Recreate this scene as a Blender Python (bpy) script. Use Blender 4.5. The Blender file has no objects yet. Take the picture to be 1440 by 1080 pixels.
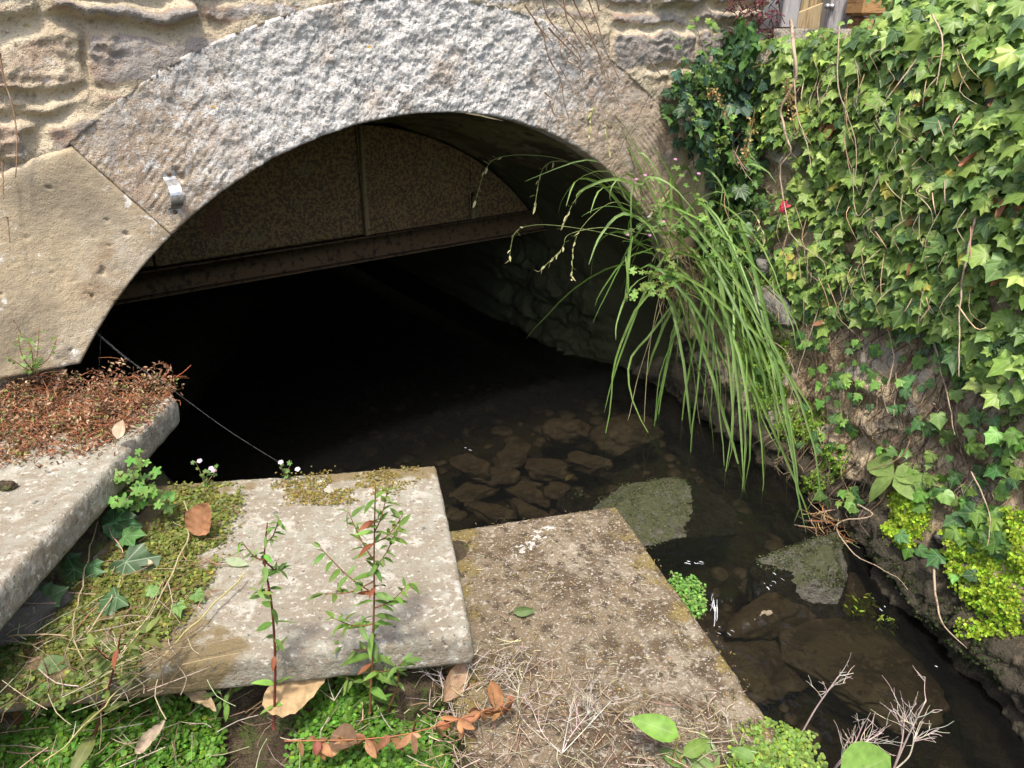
import bpy, math, random
import numpy as np
from mathutils import Vector
R=np.random.RandomState
rng=R(7); random.seed(7)
S=bpy.context.scene; C=S.collection
# ------------------------------------------------------------------ camera
F=1080.0; PITCH=math.radians(25)
cd=bpy.data.cameras.new('camera'); cam=bpy.data.objects.new('camera',cd); C.objects.link(cam)
cam.rotation_euler=(math.radians(90)-PITCH,0,0); cd.angle=2*math.atan(720/F); cd.clip_start=.05; cd.clip_end=200
S.camera=cam
cp,sp=math.cos(PITCH),math.sin(PITCH)
def ray(p):
    p=np.atleast_2d(np.array(p,float)); x=(p[:,0]-720)/F; y=-(p[:,1]-540)/F
    return np.stack([x,cp+y*sp,-sp+y*cp],1)
def flat(p,z):                     # picture point -> point of the level plane at height z
    r=ray(p); return r*(z/r[:,2])[:,None]
YAW=math.radians(35); TD=np.array([math.cos(YAW),math.sin(YAW),0]); NF=np.array([-math.sin(YAW),math.cos(YAW),0]); D0=2.4575
ZZ=np.array([0,0,1.])
def face(u,v,w=0.):                # bridge face coordinates: along, up, out of the wall
    u,v,w=np.broadcast_arrays(np.asarray(u,float),v,w)
    return u[...,None]*TD+v[...,None]*ZZ+(D0-w)[...,None]*NF
def onface(p,w=0.):
    r=ray(p); return r*((D0-np.asarray(w,float))/(r@NF))[:,None]
def proj(P):
    P=np.atleast_2d(P); d=P[:,1]*cp-P[:,2]*sp; up=P[:,1]*sp+P[:,2]*cp
    return np.stack([720+F*P[:,0]/d,540-F*up/d],1)
def inpoly(p,poly):
    x,y=p[:,0],p[:,1]; c=np.zeros(len(p),bool); n=len(poly)
    for i in range(n):
        x0,y0=poly[i]; x1,y1=poly[(i+1)%n]
        if y0==y1: continue
        k=((y0>y)!=(y1>y))&(x<(x1-x0)*(y-y0)/(y1-y0)+x0); c^=k
    return c
# ------------------------------------------------------------------ noise
PM=R(3).permutation(256); PM=np.concatenate([PM,PM,PM]); GR=R(4).normal(size=(256,3)); GR/=np.linalg.norm(GR,axis=1)[:,None]
def perlin(p):
    i=np.floor(p).astype(int); f=p-i; i&=255; w=f*f*f*(f*(f*6-15)+10); out=0
    for a in (0,1):
        for b in (0,1):
            for c in (0,1):
                h=PM[PM[PM[(i[:,0]+a)&255]+((i[:,1]+b)&255)]+((i[:,2]+c)&255)]
                g=GR[h]; d=g[:,0]*(f[:,0]-a)+g[:,1]*(f[:,1]-b)+g[:,2]*(f[:,2]-c)
                out=out+d*(w[:,0] if a else 1-w[:,0])*(w[:,1] if b else 1-w[:,1])*(w[:,2] if c else 1-w[:,2])
    return out*1.6
def fbm(p,s=1.,o=4,seed=0,ridge=False):
    p=np.asarray(p,float)*s+seed*17.31; t=0; a=1.; n=0
    for k in range(o):
        x=perlin(p); t=t+a*((1-2*np.abs(x)) if ridge else x); n+=a; a*=.5; p=p*2.03+5.7
    return t/n
def ss(a,b,x): t=np.clip((x-a)/(b-a),0,1); return t*t*(3-2*t)
def P3(u,v,c=0.): return np.stack([u,v,np.full_like(u,c)],1)
# ------------------------------------------------------------------ objects
def tag(o,label=None,cat=None,group=None,kind=None):
    for k,v in (('label',label),('category',cat),('group',group),('kind',kind)):
        if v: o[k]=v
    return o
def thing(name,label,cat,loc=(0,0,0),group=None):
    o=bpy.data.objects.new(name,None); C.objects.link(o); o.location=tuple(float(x) for x in loc); o.empty_display_size=.05
    return tag(o,label,cat,group)
def worldloc(o):
    l=np.zeros(3)
    while o is not None: l+=np.array(o.location); o=o.parent
    return l
def mesh(name,V,Fc,mat,parent=None,smooth=True,attrs=None,loc=None):
    V=np.asarray(V,float)
    me=bpy.data.meshes.new(name)
    base=worldloc(parent) if parent is not None else np.zeros(3)
    l=np.zeros(3) if loc is None else np.asarray(loc,float)-base
    V=V-base-l
    if isinstance(Fc,np.ndarray):
        n=Fc.shape[1]; tot=np.full(len(Fc),n,np.int32); fl=Fc.ravel()
    else:
        tot=np.concatenate([np.full(len(f),f.shape[1],np.int32) for f in Fc if len(f)]); fl=np.concatenate([f.ravel() for f in Fc if len(f)])
    st=np.concatenate([[0],np.cumsum(tot)[:-1]]).astype(np.int32)
    me.vertices.add(len(V)); me.vertices.foreach_set('co',V.astype(np.float32).ravel())
    me.loops.add(len(fl)); me.loops.foreach_set('vertex_index',fl.astype(np.int32))
    me.polygons.add(len(tot)); me.polygons.foreach_set('loop_start',st); me.polygons.foreach_set('loop_total',tot)
    me.polygons.foreach_set('use_smooth',np.full(len(tot),smooth))
    for k,a in (attrs or {}).items():
        a=np.asarray(a,np.float32)
        if a.ndim==2:
            A=me.attributes.new(k,'FLOAT_COLOR','POINT'); A.data.foreach_set('color',np.c_[a[:,:3],np.ones(len(a),np.float32)].astype(np.float32).ravel())
        else:
            A=me.attributes.new(k,'FLOAT','POINT'); A.data.foreach_set('value',a)
    me.update(calc_edges=True); me.validate()
    if name in ('concrete_slab','voussoir','springer_stone','abutment','plate'):     # borders joined to a front sheet: make all faces point one way
        import bmesh
        bm=bmesh.new(); bm.from_mesh(me); bmesh.ops.recalc_face_normals(bm,faces=bm.faces[:]); bm.to_mesh(me); bm.free()
    me.materials.append(mat)
    o=bpy.data.objects.new(name,me); C.objects.link(o)
    if parent is not None: o.parent=parent
    o.location=tuple(l)
    return o
class MB:
    def __init__(s): s.V=[];s.T=[];s.Q=[];s.C=[];s.A=[];s.n=0
    def add(s,V,T=None,Q=None,col=(1,1,1),vein=None):
        V=np.asarray(V,float); m=len(V)
        s.V.append(V)
        if T is not None and len(T): s.T.append(np.asarray(T,int).reshape(-1,3)+s.n)
        if Q is not None and len(Q): s.Q.append(np.asarray(Q,int).reshape(-1,4)+s.n)
        col=np.asarray(col,float); s.C.append(np.tile(col,(m,1)) if col.ndim==1 else col)
        s.A.append(np.zeros(m) if vein is None else vein); s.n+=m
    def build(s,name,mat,parent=None,smooth=True,loc=None):
        if not s.V: return None
        z=lambda L,k: np.concatenate(L) if L else np.zeros((0,k),int)
        return mesh(name,np.concatenate(s.V),[z(s.T,3),z(s.Q,4)],mat,parent,smooth,{'Col':np.concatenate(s.C),'vein':np.concatenate(s.A)},loc)
    # --- shapes
    def tube(s,pts,rad,sides=5,col=(1,1,1),cap=True):
        pts=np.asarray(pts,float); n=len(pts); rad=np.broadcast_to(np.asarray(rad,float),(n,))
        t=np.gradient(pts,axis=0); t/=np.linalg.norm(t,axis=1)[:,None]+1e-9
        a=np.cross(t,[.31,.52,.79]); a/=np.linalg.norm(a,axis=1)[:,None]+1e-9; b=np.cross(t,a)
        an=np.arange(sides)*2*math.pi/sides
        V=(pts[:,None]+rad[:,None,None]*(np.cos(an)[None,:,None]*a[:,None]+np.sin(an)[None,:,None]*b[:,None])).reshape(-1,3)
        i=np.arange(n-1)[:,None]*sides; j=np.arange(sides)[None]; k=(j+1)%sides
        Q=np.stack([i+j,i+k,i+k+sides,i+j+sides],2).reshape(-1,4)
        T=[]
        if cap:
            for e in (0,(n-1)*sides):
                for q in range(1,sides-1): T.append((e,e+q,e+q+1))
        s.add(V,T,Q,col)
    def ribbon(s,pts,wid,side,col=(1,1,1),crease=.3):
        pts=np.asarray(pts,float); n=len(pts); wid=np.broadcast_to(np.asarray(wid,float),(n,))
        t=np.gradient(pts,axis=0); t/=np.linalg.norm(t,axis=1)[:,None]+1e-9
        side=np.broadcast_to(np.asarray(side,float),(n,3)); a=side-t*(t*side).sum(1)[:,None]; a/=np.linalg.norm(a,axis=1)[:,None]+1e-9
        nn=np.cross(a,t)
        V=np.stack([pts-a*wid[:,None]*.5+nn*(wid*crease*.5)[:,None],pts,pts+a*wid[:,None]*.5+nn*(wid*crease*.5)[:,None]],1).reshape(-1,3)
        i=np.arange(n-1)[:,None]*3; j=np.arange(2)[None]
        Q=np.stack([i+j,i+j+1,i+j+4,i+j+3],2).reshape(-1,4)
        v=np.tile([0,1.,0],n)
        s.add(V,None,Q,col,v)
    def leaves(s,tpl,P,N,T,size,col):
        """many leaves: template (V,F,vein) put at P with normal N and tip direction T"""
        tv,tf,ve=tpl; P=np.atleast_2d(P); m=len(P)
        N=np.broadcast_to(np.atleast_2d(np.asarray(N,float)),(m,3)); T=np.broadcast_to(np.atleast_2d(np.asarray(T,float)),(m,3))
        N=N/np.linalg.norm(N,axis=1)[:,None]; T=T-N*(N*T).sum(1)[:,None]; T=T/(np.linalg.norm(T,axis=1)[:,None]+1e-9); X=np.cross(T,N)
        size=np.broadcast_to(np.asarray(size,float),(m,))
        V=P[:,None]+size[:,None,None]*(tv[None,:,0:1]*X[:,None]+tv[None,:,1:2]*T[:,None]+tv[None,:,2:3]*N[:,None])
        k=len(tv); Fx=(tf[None]+(np.arange(m)*k)[:,None,None]).reshape(-1,3)
        col=np.broadcast_to(np.atleast_2d(np.asarray(col,float)),(m,3))
        s.add(V.reshape(-1,3),Fx,None,np.repeat(col,k,0),np.tile(ve,m))
# ------------------------------------------------------------------ leaf templates (x across, y to the tip, z up)
def fan(out,vein,cz=0.,base=(0,0)):
    V=[(base[0],base[1],cz)]+[tuple(o) for o in out]; n=len(out)
    T=[(0,i+1,i+2) for i in range(n-1)]
    return np.array(V,float),np.array(T),np.array([1.]+list(vein))
def ivy_tpl(k,rs):
    L=[(0,1.,0),(.27,.58,.08),(.54,.50,-.02),(.45,.20,.07),(.58,-.10,-.04),(.30,-.22,.05),(.0,-.10,.0)] if k==0 else \
      [(0,1.,-.05),(.23,.62,.07),(.56,.58,-.05),(.47,.26,.08),(.62,.03,-.06),(.36,-.22,.02),(.0,-.12,.0)] if k==1 else \
      [(0,.95,-.12),(.30,.58,.04),(.52,.34,-.08),(.46,.12,.02),(.46,-.10,-.08),(.22,-.20,.0),(.0,-.08,.0)]
    J=lambda p:(p[0]*(1+rs.uniform(-.12,.12)),p[1]*(1+rs.uniform(-.1,.1)),p[2]+rs.uniform(-.05,.05))
    vr=[1,0,1,0,1,0,0]
    right=[J(p) for p in L]; left=[(-x,y,z) for x,y,z in (J(p) for p in L)]
    out=[right[6]]+right[5:0:-1]+[right[0]]+left[1:6]+[right[6]]
    ve=[0]+vr[5:0:-1]+[1]+vr[1:6]+[0]
    # tips drop
    out=[(x,y,z-.10*(x*x+y*y)) for x,y,z in out]
    # subdivide outline with mid points pulled in a bit for curved edges
    o2=[];v2=[]
    for i in range(len(out)-1):
        a=np.array(out[i]);b=np.array(out[i+1]); o2+=[tuple(a),tuple((a+b)/2*np.array([.97,1,1])+np.array([0,0,.015]))]; v2+=[ve[i],(ve[i]+ve[i+1])/2*.9]
    o2.append(out[-1]); v2.append(ve[-1])
    return fan(o2,v2,.04)
IVY=[ivy_tpl(i%3,R(20+i)) for i in range(8)]
def lance_tpl(w=.2,n=5,droop=.25,fold=.25,curl=0.):
    V=[];Q=[];ve=[]
    for i in range(n+1):
        t=i/n; ww=w*(math.sin(math.pi*min(1,t**.8*.97+.03))**.8) if 0<t<1 else 0.004
        z=-droop*t*t
        V+=[(-ww,t,z+fold*ww),(0,t,z),(ww,t,z+fold*ww+curl*t)]; ve+=[0,1,0]
    for i in range(n):
        for j in (0,1):
            a=i*3+j; Q+=[(a,a+1,a+4),(a,a+4,a+3)]
    return np.array(V,float),np.array(Q),np.array(ve,float)
LANCE=lance_tpl(.16); LANCEW=lance_tpl(.24,5,.35,.3); OVATE=lance_tpl(.34,6,.3,.25); DEAD=lance_tpl(.26,6,-.5,.9,.15)
def bigleaf(w,droop,fold,seed,n=16,curl=.06):
    rs=R(seed); V,Q,ve=lance_tpl(w,n,droop,fold); X=V[:,0].copy(); e=np.abs(X)>0; V[:,2]+=curl*np.sin(V[:,1]*9+X*6)*np.abs(X)/w+.03*np.sin(V[:,1]*38)*(np.abs(X)>0); V[:,0]*=1+rs.normal(0,.05,len(V)); V[:,0]+=.05*np.sin(V[:,1]*3+seed); return V,Q,ve
def disc_tpl(n=7,cup=.15,tip=0.):
    out=[(math.sin(a)*.5,.5-math.cos(a)*.5*(1+tip*(math.cos(a)<-.8)),cup) for a in np.linspace(0,2*math.pi,n+1)]
    return fan(out,[0]*(n+1),0.,(0,.5))
DISC=disc_tpl(7,.12)
def lobed_tpl(l=5,seed=0):
    out=[];ve=[]
    for i in range(l):
        a0=math.pi*(.12+.88*0)+(i+.5)/l*(2*math.pi-.7)+.35-math.pi*.12
        for da,r,v in ((-.42,.36,0),(-.2,.55,.6),(0,.6,1),(.2,.55,.6)):
            a=a0+da; out.append((math.sin(a)*r,.1-math.cos(a)*r,.05-.12*r)); ve.append(v)
    out.append((0,.0,0)); ve.append(0)
    return fan(out,ve,.03,(0,.1))
LOBED=lobed_tpl(5); LOBE3=lobed_tpl(7)
# ------------------------------------------------------------------ materials
def nt(name):
    m=bpy.data.materials.new(name); m.use_nodes=True; t=m.node_tree; t.nodes.clear(); return m,t
def N(t,k,**kw):
    n=t.nodes.new(k)
    for a,b in kw.items():
        if a.startswith('i_'): n.inputs[a[2:].replace('_',' ')].default_value=b
        else: setattr(n,a,b)
    return n
def L(t,a,b): t.links.new(a,b)
def rgba(c): return (c[0],c[1],c[2],1)
def noise(t,co,scale,detail=4,rough=.55,dist=0.,kind='N'):
    if kind=='V':
        n=N(t,'ShaderNodeTexVoronoi'); n.inputs['Scale'].default_value=scale; L(t,co,n.inputs['Vector']); return n.outputs['Distance']
    n=N(t,'ShaderNodeTexNoise'); n.inputs['Scale'].default_value=scale; n.inputs['Detail'].default_value=detail; n.inputs['Roughness'].default_value=rough; n.inputs['Distortion'].default_value=dist
    L(t,co,n.inputs['Vector']); return n.outputs['Fac']
def rampf(t,fac,lo,hi):
    r=N(t,'ShaderNodeMapRange'); r.interpolation_type='SMOOTHSTEP'; r.clamp=True
    L(t,fac,r.inputs['Value']); r.inputs['From Min'].default_value=lo; r.inputs['From Max'].default_value=hi; return r.outputs['Result']
def mth(t,op,a,b):
    n=N(t,'ShaderNodeMath',operation=op)
    for i,x in enumerate((a,b)):
        if isinstance(x,(int,float)): n.inputs[i].default_value=x
        else: L(t,x,n.inputs[i])
    return n.outputs[0]
def mixc(t,fac,a,b,mode='MIX'):
    n=N(t,'ShaderNodeMix',data_type='RGBA',blend_type=mode)
    if isinstance(fac,(int,float)): n.inputs[0].default_value=fac
    else: L(t,fac,n.inputs[0])
    for i,x in ((6,a),(7,b)):
        if isinstance(x,tuple): n.inputs[i].default_value=rgba(x)
        else: L(t,x,n.inputs[i])
    return n.outputs[2]
def layered(name,base,layers,bumps=(),rough=.9,spec=.25,scalev=(1,1,1),attr_only=None,wetattr=None):
    """layers: (colour, scale, lo, hi, detail, attribute or None, kind, distortion); attribute shifts the noise so its patch follows it"""
    m,t=nt(name); tc=N(t,'ShaderNodeTexCoord'); mp=N(t,'ShaderNodeMapping'); mp.inputs['Scale'].default_value=scalev
    L(t,tc.outputs['Object'],mp.inputs['Vector']); co=mp.outputs[0]
    col=base
    for ly in layers:
        c,sc,lo,hi=ly[:4]; det=ly[4] if len(ly)>4 else 4; at=ly[5] if len(ly)>5 else None; kd=ly[6] if len(ly)>6 else 'N'; ds=ly[7] if len(ly)>7 else 0.
        f=noise(t,co,sc,det,.6,ds,kd)
        if at:
            a=N(t,'ShaderNodeAttribute',attribute_name=at); f=mth(t,'ADD',f,mth(t,'MULTIPLY',mth(t,'SUBTRACT',a.outputs['Fac'],.5),.8))
        f=rampf(t,f,lo,hi)
        if len(ly)>8: f=mth(t,'MULTIPLY',f,ly[8])
        col=mixc(t,f,col,c)
    b=N(t,'ShaderNodeBsdfPrincipled'); b.inputs['Specular IOR Level'].default_value=spec
    if isinstance(col,tuple): b.inputs['Base Color'].default_value=rgba(col)
    else: L(t,col,b.inputs['Base Color'])
    if isinstance(rough,tuple):
        a=N(t,'ShaderNodeAttribute',attribute_name=rough[0]); r=N(t,'ShaderNodeMapRange'); L(t,a.outputs['Fac'],r.inputs['Value']); r.inputs['To Min'].default_value=rough[1]; r.inputs['To Max'].default_value=rough[2]; L(t,r.outputs[0],b.inputs['Roughness'])
    else: b.inputs['Roughness'].default_value=rough
    nrm=None
    for bm in bumps:
        sc,dist=bm[:2]; f=noise(t,co,sc,bm[2] if len(bm)>2 else 5,.62)
        bn=N(t,'ShaderNodeBump'); bn.inputs['Strength'].default_value=1; bn.inputs['Distance'].default_value=dist; L(t,f,bn.inputs['Height'])
        if nrm is not None: L(t,nrm,bn.inputs['Normal'])
        nrm=bn.outputs[0]
    if nrm is not None: L(t,nrm,b.inputs['Normal'])
    o=N(t,'ShaderNodeOutputMaterial'); L(t,b.outputs[0],o.inputs[0]); return m
def leafmat(name,veincol=(.5,.6,.3),veinw=.86,trans=.3,rough=.45,spec=.4,mott=.25,veinamt=.6):
    m,t=nt(name); a=N(t,'ShaderNodeAttribute',attribute_name='Col'); v=N(t,'ShaderNodeAttribute',attribute_name='vein')
    tc=N(t,'ShaderNodeTexCoord'); f=noise(t,tc.outputs['Object'],60,3)
    hs=N(t,'ShaderNodeHueSaturation'); L(t,a.outputs['Color'],hs.inputs['Color'])
    r=N(t,'ShaderNodeMapRange'); L(t,f,r.inputs['Value']); r.inputs['From Min'].default_value=.3; r.inputs['From Max'].default_value=.7; r.inputs['To Min'].default_value=1-mott; r.inputs['To Max'].default_value=1+mott; L(t,r.outputs[0],hs.inputs['Value'])
    fv=mth(t,'MULTIPLY',rampf(t,v.outputs['Fac'],veinw,1.),veinamt)
    vc=mixc(t,.5,hs.outputs[0],veincol); col=mixc(t,fv,hs.outputs[0],vc)
    b=N(t,'ShaderNodeBsdfPrincipled'); L(t,col,b.inputs['Base Color']); b.inputs['Roughness'].default_value=rough; b.inputs['Specular IOR Level'].default_value=spec
    tr=N(t,'ShaderNodeBsdfTranslucent'); cc=mixc(t,1.,col,(1.,1.0,.55),'MULTIPLY'); L(t,cc,tr.inputs[0])
    mx=N(t,'ShaderNodeMixShader'); mx.inputs[0].default_value=trans; L(t,b.outputs[0],mx.inputs[1]); L(t,tr.outputs[0],mx.inputs[2])
    o=N(t,'ShaderNodeOutputMaterial'); L(t,mx.outputs[0],o.inputs[0]); return m
def watermat():
    m,t=nt('stream_water'); tc=N(t,'ShaderNodeTexCoord')
    n1=noise(t,tc.outputs['Object'],9,3,.5,.6); n2=noise(t,tc.outputs['Object'],34,2)
    b1=N(t,'ShaderNodeBump'); b1.inputs['Distance'].default_value=.02; b1.inputs['Strength'].default_value=.8; L(t,n1,b1.inputs['Height'])
    b2=N(t,'ShaderNodeBump'); b2.inputs['Distance'].default_value=.0025; L(t,n2,b2.inputs['Height']); L(t,b1.outputs[0],b2.inputs['Normal'])
    tr=N(t,'ShaderNodeBsdfTransparent'); tr.inputs[0].default_value=(.33,.315,.27,1)
    gl=N(t,'ShaderNodeBsdfGlossy'); gl.inputs['Roughness'].default_value=.03; L(t,b2.outputs[0],gl.inputs['Normal'])
    fr=N(t,'ShaderNodeFresnel'); fr.inputs[0].default_value=1.33; L(t,b2.outputs[0],fr.inputs['Normal'])
    df=N(t,'ShaderNodeBsdfDiffuse'); df.inputs[0].default_value=(.044,.046,.045,1); md=N(t,'ShaderNodeMixShader'); md.inputs[0].default_value=.09; L(t,tr.outputs[0],md.inputs[1]); L(t,df.outputs[0],md.inputs[2])
    mx=N(t,'ShaderNodeMixShader'); L(t,fr.outputs[0],mx.inputs[0]); L(t,md.outputs[0],mx.inputs[1]); L(t,gl.outputs[0],mx.inputs[2])
    o=N(t,'ShaderNodeOutputMaterial'); L(t,mx.outputs[0],o.inputs[0]); return m
PINK=(.36,.25,.19); BUFF=(.47,.37,.24); GREY=(.29,.28,.26); WHITE=(.66,.66,.66); OCH=(.50,.33,.07)
M={}
M['ring']=layered('lichened_stone',(.42,.34,.25),[((.35,.26,.19),5,.42,.62,6),((.48,.39,.25),3.1,.50,.66,6),((.24,.20,.16),38,.56,.72,6),((.53,.505,.46),80,.46,.60,7,'lich'),((.64,.63,.60),24,.50,.66,8,'lich'),((.33,.27,.21),140,.53,.64,4),((.40,.31,.23),5.5,.52,.68,8,None,'N',.3,.6),((.40,.38,.34),8,.52,.68,8,None,'N',.3,.55),(OCH,19,.71,.74,3),((.17,.14,.11),45,.64,.74,6)],[(70,.007),(200,.005)])
M['springer']=layered('smooth_springer_stone',(.44,.36,.24),[((.49,.43,.33),2.2,.46,.62,6),((.33,.25,.16),3.1,.50,.66,6,None,'N',.6),((.46,.35,.20),4.3,.56,.70,6),((.25,.21,.15),1.9,.53,.66,5,None,'N',.4,.75),((.27,.235,.18),9,.58,.72,7),((.66,.63,.57),30,.58,.68,7,'lich'),((.26,.21,.15),75,.60,.72,4)],[(50,.003),(220,.0025)])  # broad brown patches: stains, plus tree dapple shade painted into the stone colour
M['rubble']=layered('rubble_spandrel_stone',(.48,.40,.28),[((.58,.51,.37),5,.40,.58,6),((.38,.27,.20),3.3,.42,.58,6,'stone'),((.33,.30,.27),4.7,.46,.62,7,'stone'),((.60,.57,.53),45,.52,.64,8,'lich'),((.24,.19,.14),24,.60,.74,6),((.30,.24,.17),90,.55,.68,4),(OCH,13,.70,.74,4)],[(45,.014),(150,.007)])
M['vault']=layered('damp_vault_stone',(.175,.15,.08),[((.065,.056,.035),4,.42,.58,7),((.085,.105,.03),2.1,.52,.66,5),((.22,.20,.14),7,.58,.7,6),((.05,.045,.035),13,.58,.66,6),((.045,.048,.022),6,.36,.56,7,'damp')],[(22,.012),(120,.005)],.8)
M['tunnel_rock']=layered('mossy_tunnel_rubble',(.16,.14,.10),[((.07,.065,.05),5,.45,.6,6),((.11,.15,.04),3.0,.5,.62,5),((.05,.05,.04),16,.58,.7,6)],[(20,.015),(110,.006)],.8)
M['rust_plate']=layered('rusty_steel_plate',(.20,.132,.05),[((.075,.05,.024),70,.45,.56,5),((.13,.06,.03),3.2,.5,.68,5),((.16,.13,.065),9,.56,.7,6),((.035,.028,.02),150,.55,.63,3)],[(120,.003)],.75,.4)
M['rust_beam']=layered('rusty_beam_steel',(.15,.095,.05),[((.14,.085,.045),6,.5,.65,6),((.05,.035,.022),40,.52,.62,5)],[(90,.003)],.75,.4)
M['rib']=layered('lichened_steel_rib',(.27,.21,.11),[((.12,.08,.045),30,.5,.64,6)],[(90,.003)],.8,.3)
M['slab']=layered('weathered_concrete',(.285,.272,.22),[((.23,.20,.15),6,.48,.62,8),((.39,.37,.315),13,.50,.62,8),((.25,.215,.165),42,.48,.60,6),((.52,.495,.43),75,.56,.68,6),((.18,.14,.075),9,.60,.72,8,'moss'),((.12,.115,.10),26,.64,.72,6),((.085,.08,.075),95,.62,.70,4)],[(90,.006),(300,.002)])
M['slab_moss']=layered('mossy_concrete',(.185,.145,.095),[((.27,.23,.17),5,.48,.62,8),((.105,.076,.047),9,.46,.60,8),((.36,.32,.26),70,.54,.66,6),((.19,.145,.05),17,.56,.70,8,'moss'),((.075,.056,.036),34,.51,.64,7),((.50,.48,.44),55,.72,.75,9,'white'),((.45,.42,.37),160,.60,.66,3)],[(55,.009),(200,.004)])
M['wall']=layered('earthy_wall_stone',(.52,.42,.275),[((.36,.27,.165),6,.45,.60,7),((.37,.34,.28),4,.54,.66,7,'stone'),((.50,.42,.30),11,.56,.70,7),((.24,.18,.12),55,.54,.68,6),((.10,.085,.06),25,.57,.70,7),((.12,.14,.05),7,.62,.74,7),((.13,.105,.07),7,.46,.66,8,'wet'),((.06,.052,.036),28,.52,.68,8,'wet')],[(30,.020),(110,.009)],.85)
M['soil']=layered('bank_soil',(.14,.105,.065),[((.08,.055,.035),14,.48,.6,6),((.11,.14,.04),20,.5,.6,7),((.20,.16,.10),30,.56,.66,6),((.14,.16,.05),8,.58,.68,6)],[(50,.02),(200,.006)])
M['bed']=layered('stream_bed_silt',(.15,.11,.065),[((.07,.052,.032),5,.46,.6,6),((.22,.17,.10),12,.56,.68,6)],[(30,.01)],.7)
M['wetrock']=layered('wet_brown_rock',(.20,.16,.105),[((.10,.078,.05),7,.44,.62,8),((.27,.22,.15),18,.54,.68,8),((.08,.065,.04),50,.56,.68,5)],[(40,.008)],.5,.5)
M['mossrock']=layered('mossy_grey_rock',(.10,.095,.078),[((.17,.165,.14),24,.50,.66,8),((.045,.04,.032),9,.50,.66,8),((.06,.065,.03),22,.54,.74,8,'moss'),((.03,.028,.022),70,.56,.68,5)],[(30,.02),(110,.010)],.7,.3)
M['rock']=layered('grey_wall_rock',(.21,.20,.18),[((.13,.12,.10),8,.45,.6,6),((.30,.28,.25),25,.56,.68,6)],[(50,.008),(200,.003)],.85)
M['bark']=layered('pale_vine_bark',(.40,.31,.22),[((.24,.17,.12),40,.5,.62,5)],[(150,.002)],.8)
M['dryvine']=layered('dry_vine',(.25,.16,.10),[((.38,.28,.20),50,.5,.6,4)],(),.85)
M['greywood']=layered('weathered_grey_wood',(.37,.36,.36),[((.22,.20,.19),9,.5,.62,6),((.46,.45,.45),26,.55,.65,5)],[(50,.003)],.85,.25,(6,6,.5))
M['newwood']=layered('tan_gate_board',(.42,.33,.19),[((.30,.21,.11),10,.5,.62,6),((.50,.42,.27),24,.55,.68,5)],[(50,.002)],.8,.25,(6,6,.5))
M['orangewood']=layered('orange_sleeper_timber',(.42,.24,.10),[((.22,.11,.045),8,.5,.6,6),((.52,.36,.18),20,.56,.68,5)],[(50,.003)],.8,.25,(1,1,8))
M['steel']=layered('galvanised_steel',(.55,.56,.57),[((.36,.36,.36),60,.5,.6,4)],(),.42,.5); M['steel'].node_tree.nodes['Principled BSDF'].inputs['Metallic'].default_value=.85
M['leaf']=leafmat('ivy_leaf',(.55,.62,.36),.84,.28,.42,.35,.2,.55)
M['darkivy']=leafmat('dark_ivy_leaf',(.50,.62,.42),.93,.15,.45,.3,.25,.8)
M['weed']=leafmat('weed_leaf',(.5,.6,.3),.9,.4,.5,.3,.2,.4)
M['grass']=leafmat('grass_blade',(.45,.55,.25),.75,.4,.45,.35,.15,.35)
M['dead']=leafmat('dead_leaf',(.30,.18,.09),.8,.2,.7,.2,.3,.7)
M['straw']=leafmat('dry_straw',(.5,.42,.3),.99,.1,.8,.15,.2,0)
M['petal']=leafmat('petal',(.7,.4,.6),.99,.4,.6,.2,.1,0)
M['web']=layered('spider_silk',(.3,.3,.3),(),(),.5)
M['water']=watermat()
def jcol(c,n,rs,v=.2,h=.08):
    c=np.array(c,float); k=np.exp(rs.normal(0,v,(n,1))); return np.clip(c*k*(1+rs.normal(0,h,(n,3))),.004,.95)
def unit(v): v=np.asarray(v,float); return v/(np.linalg.norm(v,axis=-1,keepdims=True)+1e-9)
def grid_faces(nu,nv):
    i=np.arange(nu-1)[:,None]*nv; j=np.arange(nv-1)[None]
    return np.stack([i+j,i+j+nv,i+j+nv+1,i+j+1],2).reshape(-1,4)
def path(pts,n=12):               # smooth curve through points
    pts=np.asarray(pts,float); m=len(pts); t=np.linspace(0,m-1,n); i=np.clip(t.astype(int),0,m-2); f=(t-i)[:,None]
    p=lambda k: pts[np.clip(k,0,m-1)]
    a,b,c,d=p(i-1),p(i),p(i+1),p(i+2)
    return .5*((2*b)+(c-a)*f+(2*a-5*b+4*c-d)*f**2+(3*b-a-3*c+d)*f**3)
def rubble(u,v,seed,ch=.1,ln=.28,joint=.014,warp=.03):
    rs=R(seed); q=P3(u,v); wu=u+warp*2*fbm(q,5,3,seed)+.02*fbm(q,18,3,seed+5); wv=v+warp*fbm(q,4,3,seed+1)+.012*fbm(q,20,3,seed+2)
    hb=np.cumsum(ch*rs.uniform(.55,1.6,400))-200*ch; hb-=hb[200]; r=np.searchsorted(hb,wv)
    H=np.zeros_like(u); D=np.zeros_like(u); ID=np.zeros_like(u)
    for k in np.unique(r):
        m=r==k; lb=np.cumsum(ln*rs.uniform(.5,1.7,400)); lb-=lb[200]+rs.uniform(0,1); c=np.searchsorted(lb,wu[m]); c=np.clip(c,1,399)
        lo=hb[max(k-1,0)]; hi=hb[min(k,399)]
        du=np.minimum(wu[m]-lb[c-1],lb[c]-wu[m]); dv=np.minimum(wv[m]-lo,hi-wv[m]); d=np.minimum(du,dv)
        rv=rs.uniform(0,1,401); tl=rs.uniform(-1,1,401)
        H[m]=rv[c]+.25*tl[c]*((wv[m]-lo)/(hi-lo+1e-6)-.5)*2; ID[m]=rv[(c*7+3)%400]; D[m]=d
    return H,ss(0,joint,D),ID
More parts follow.
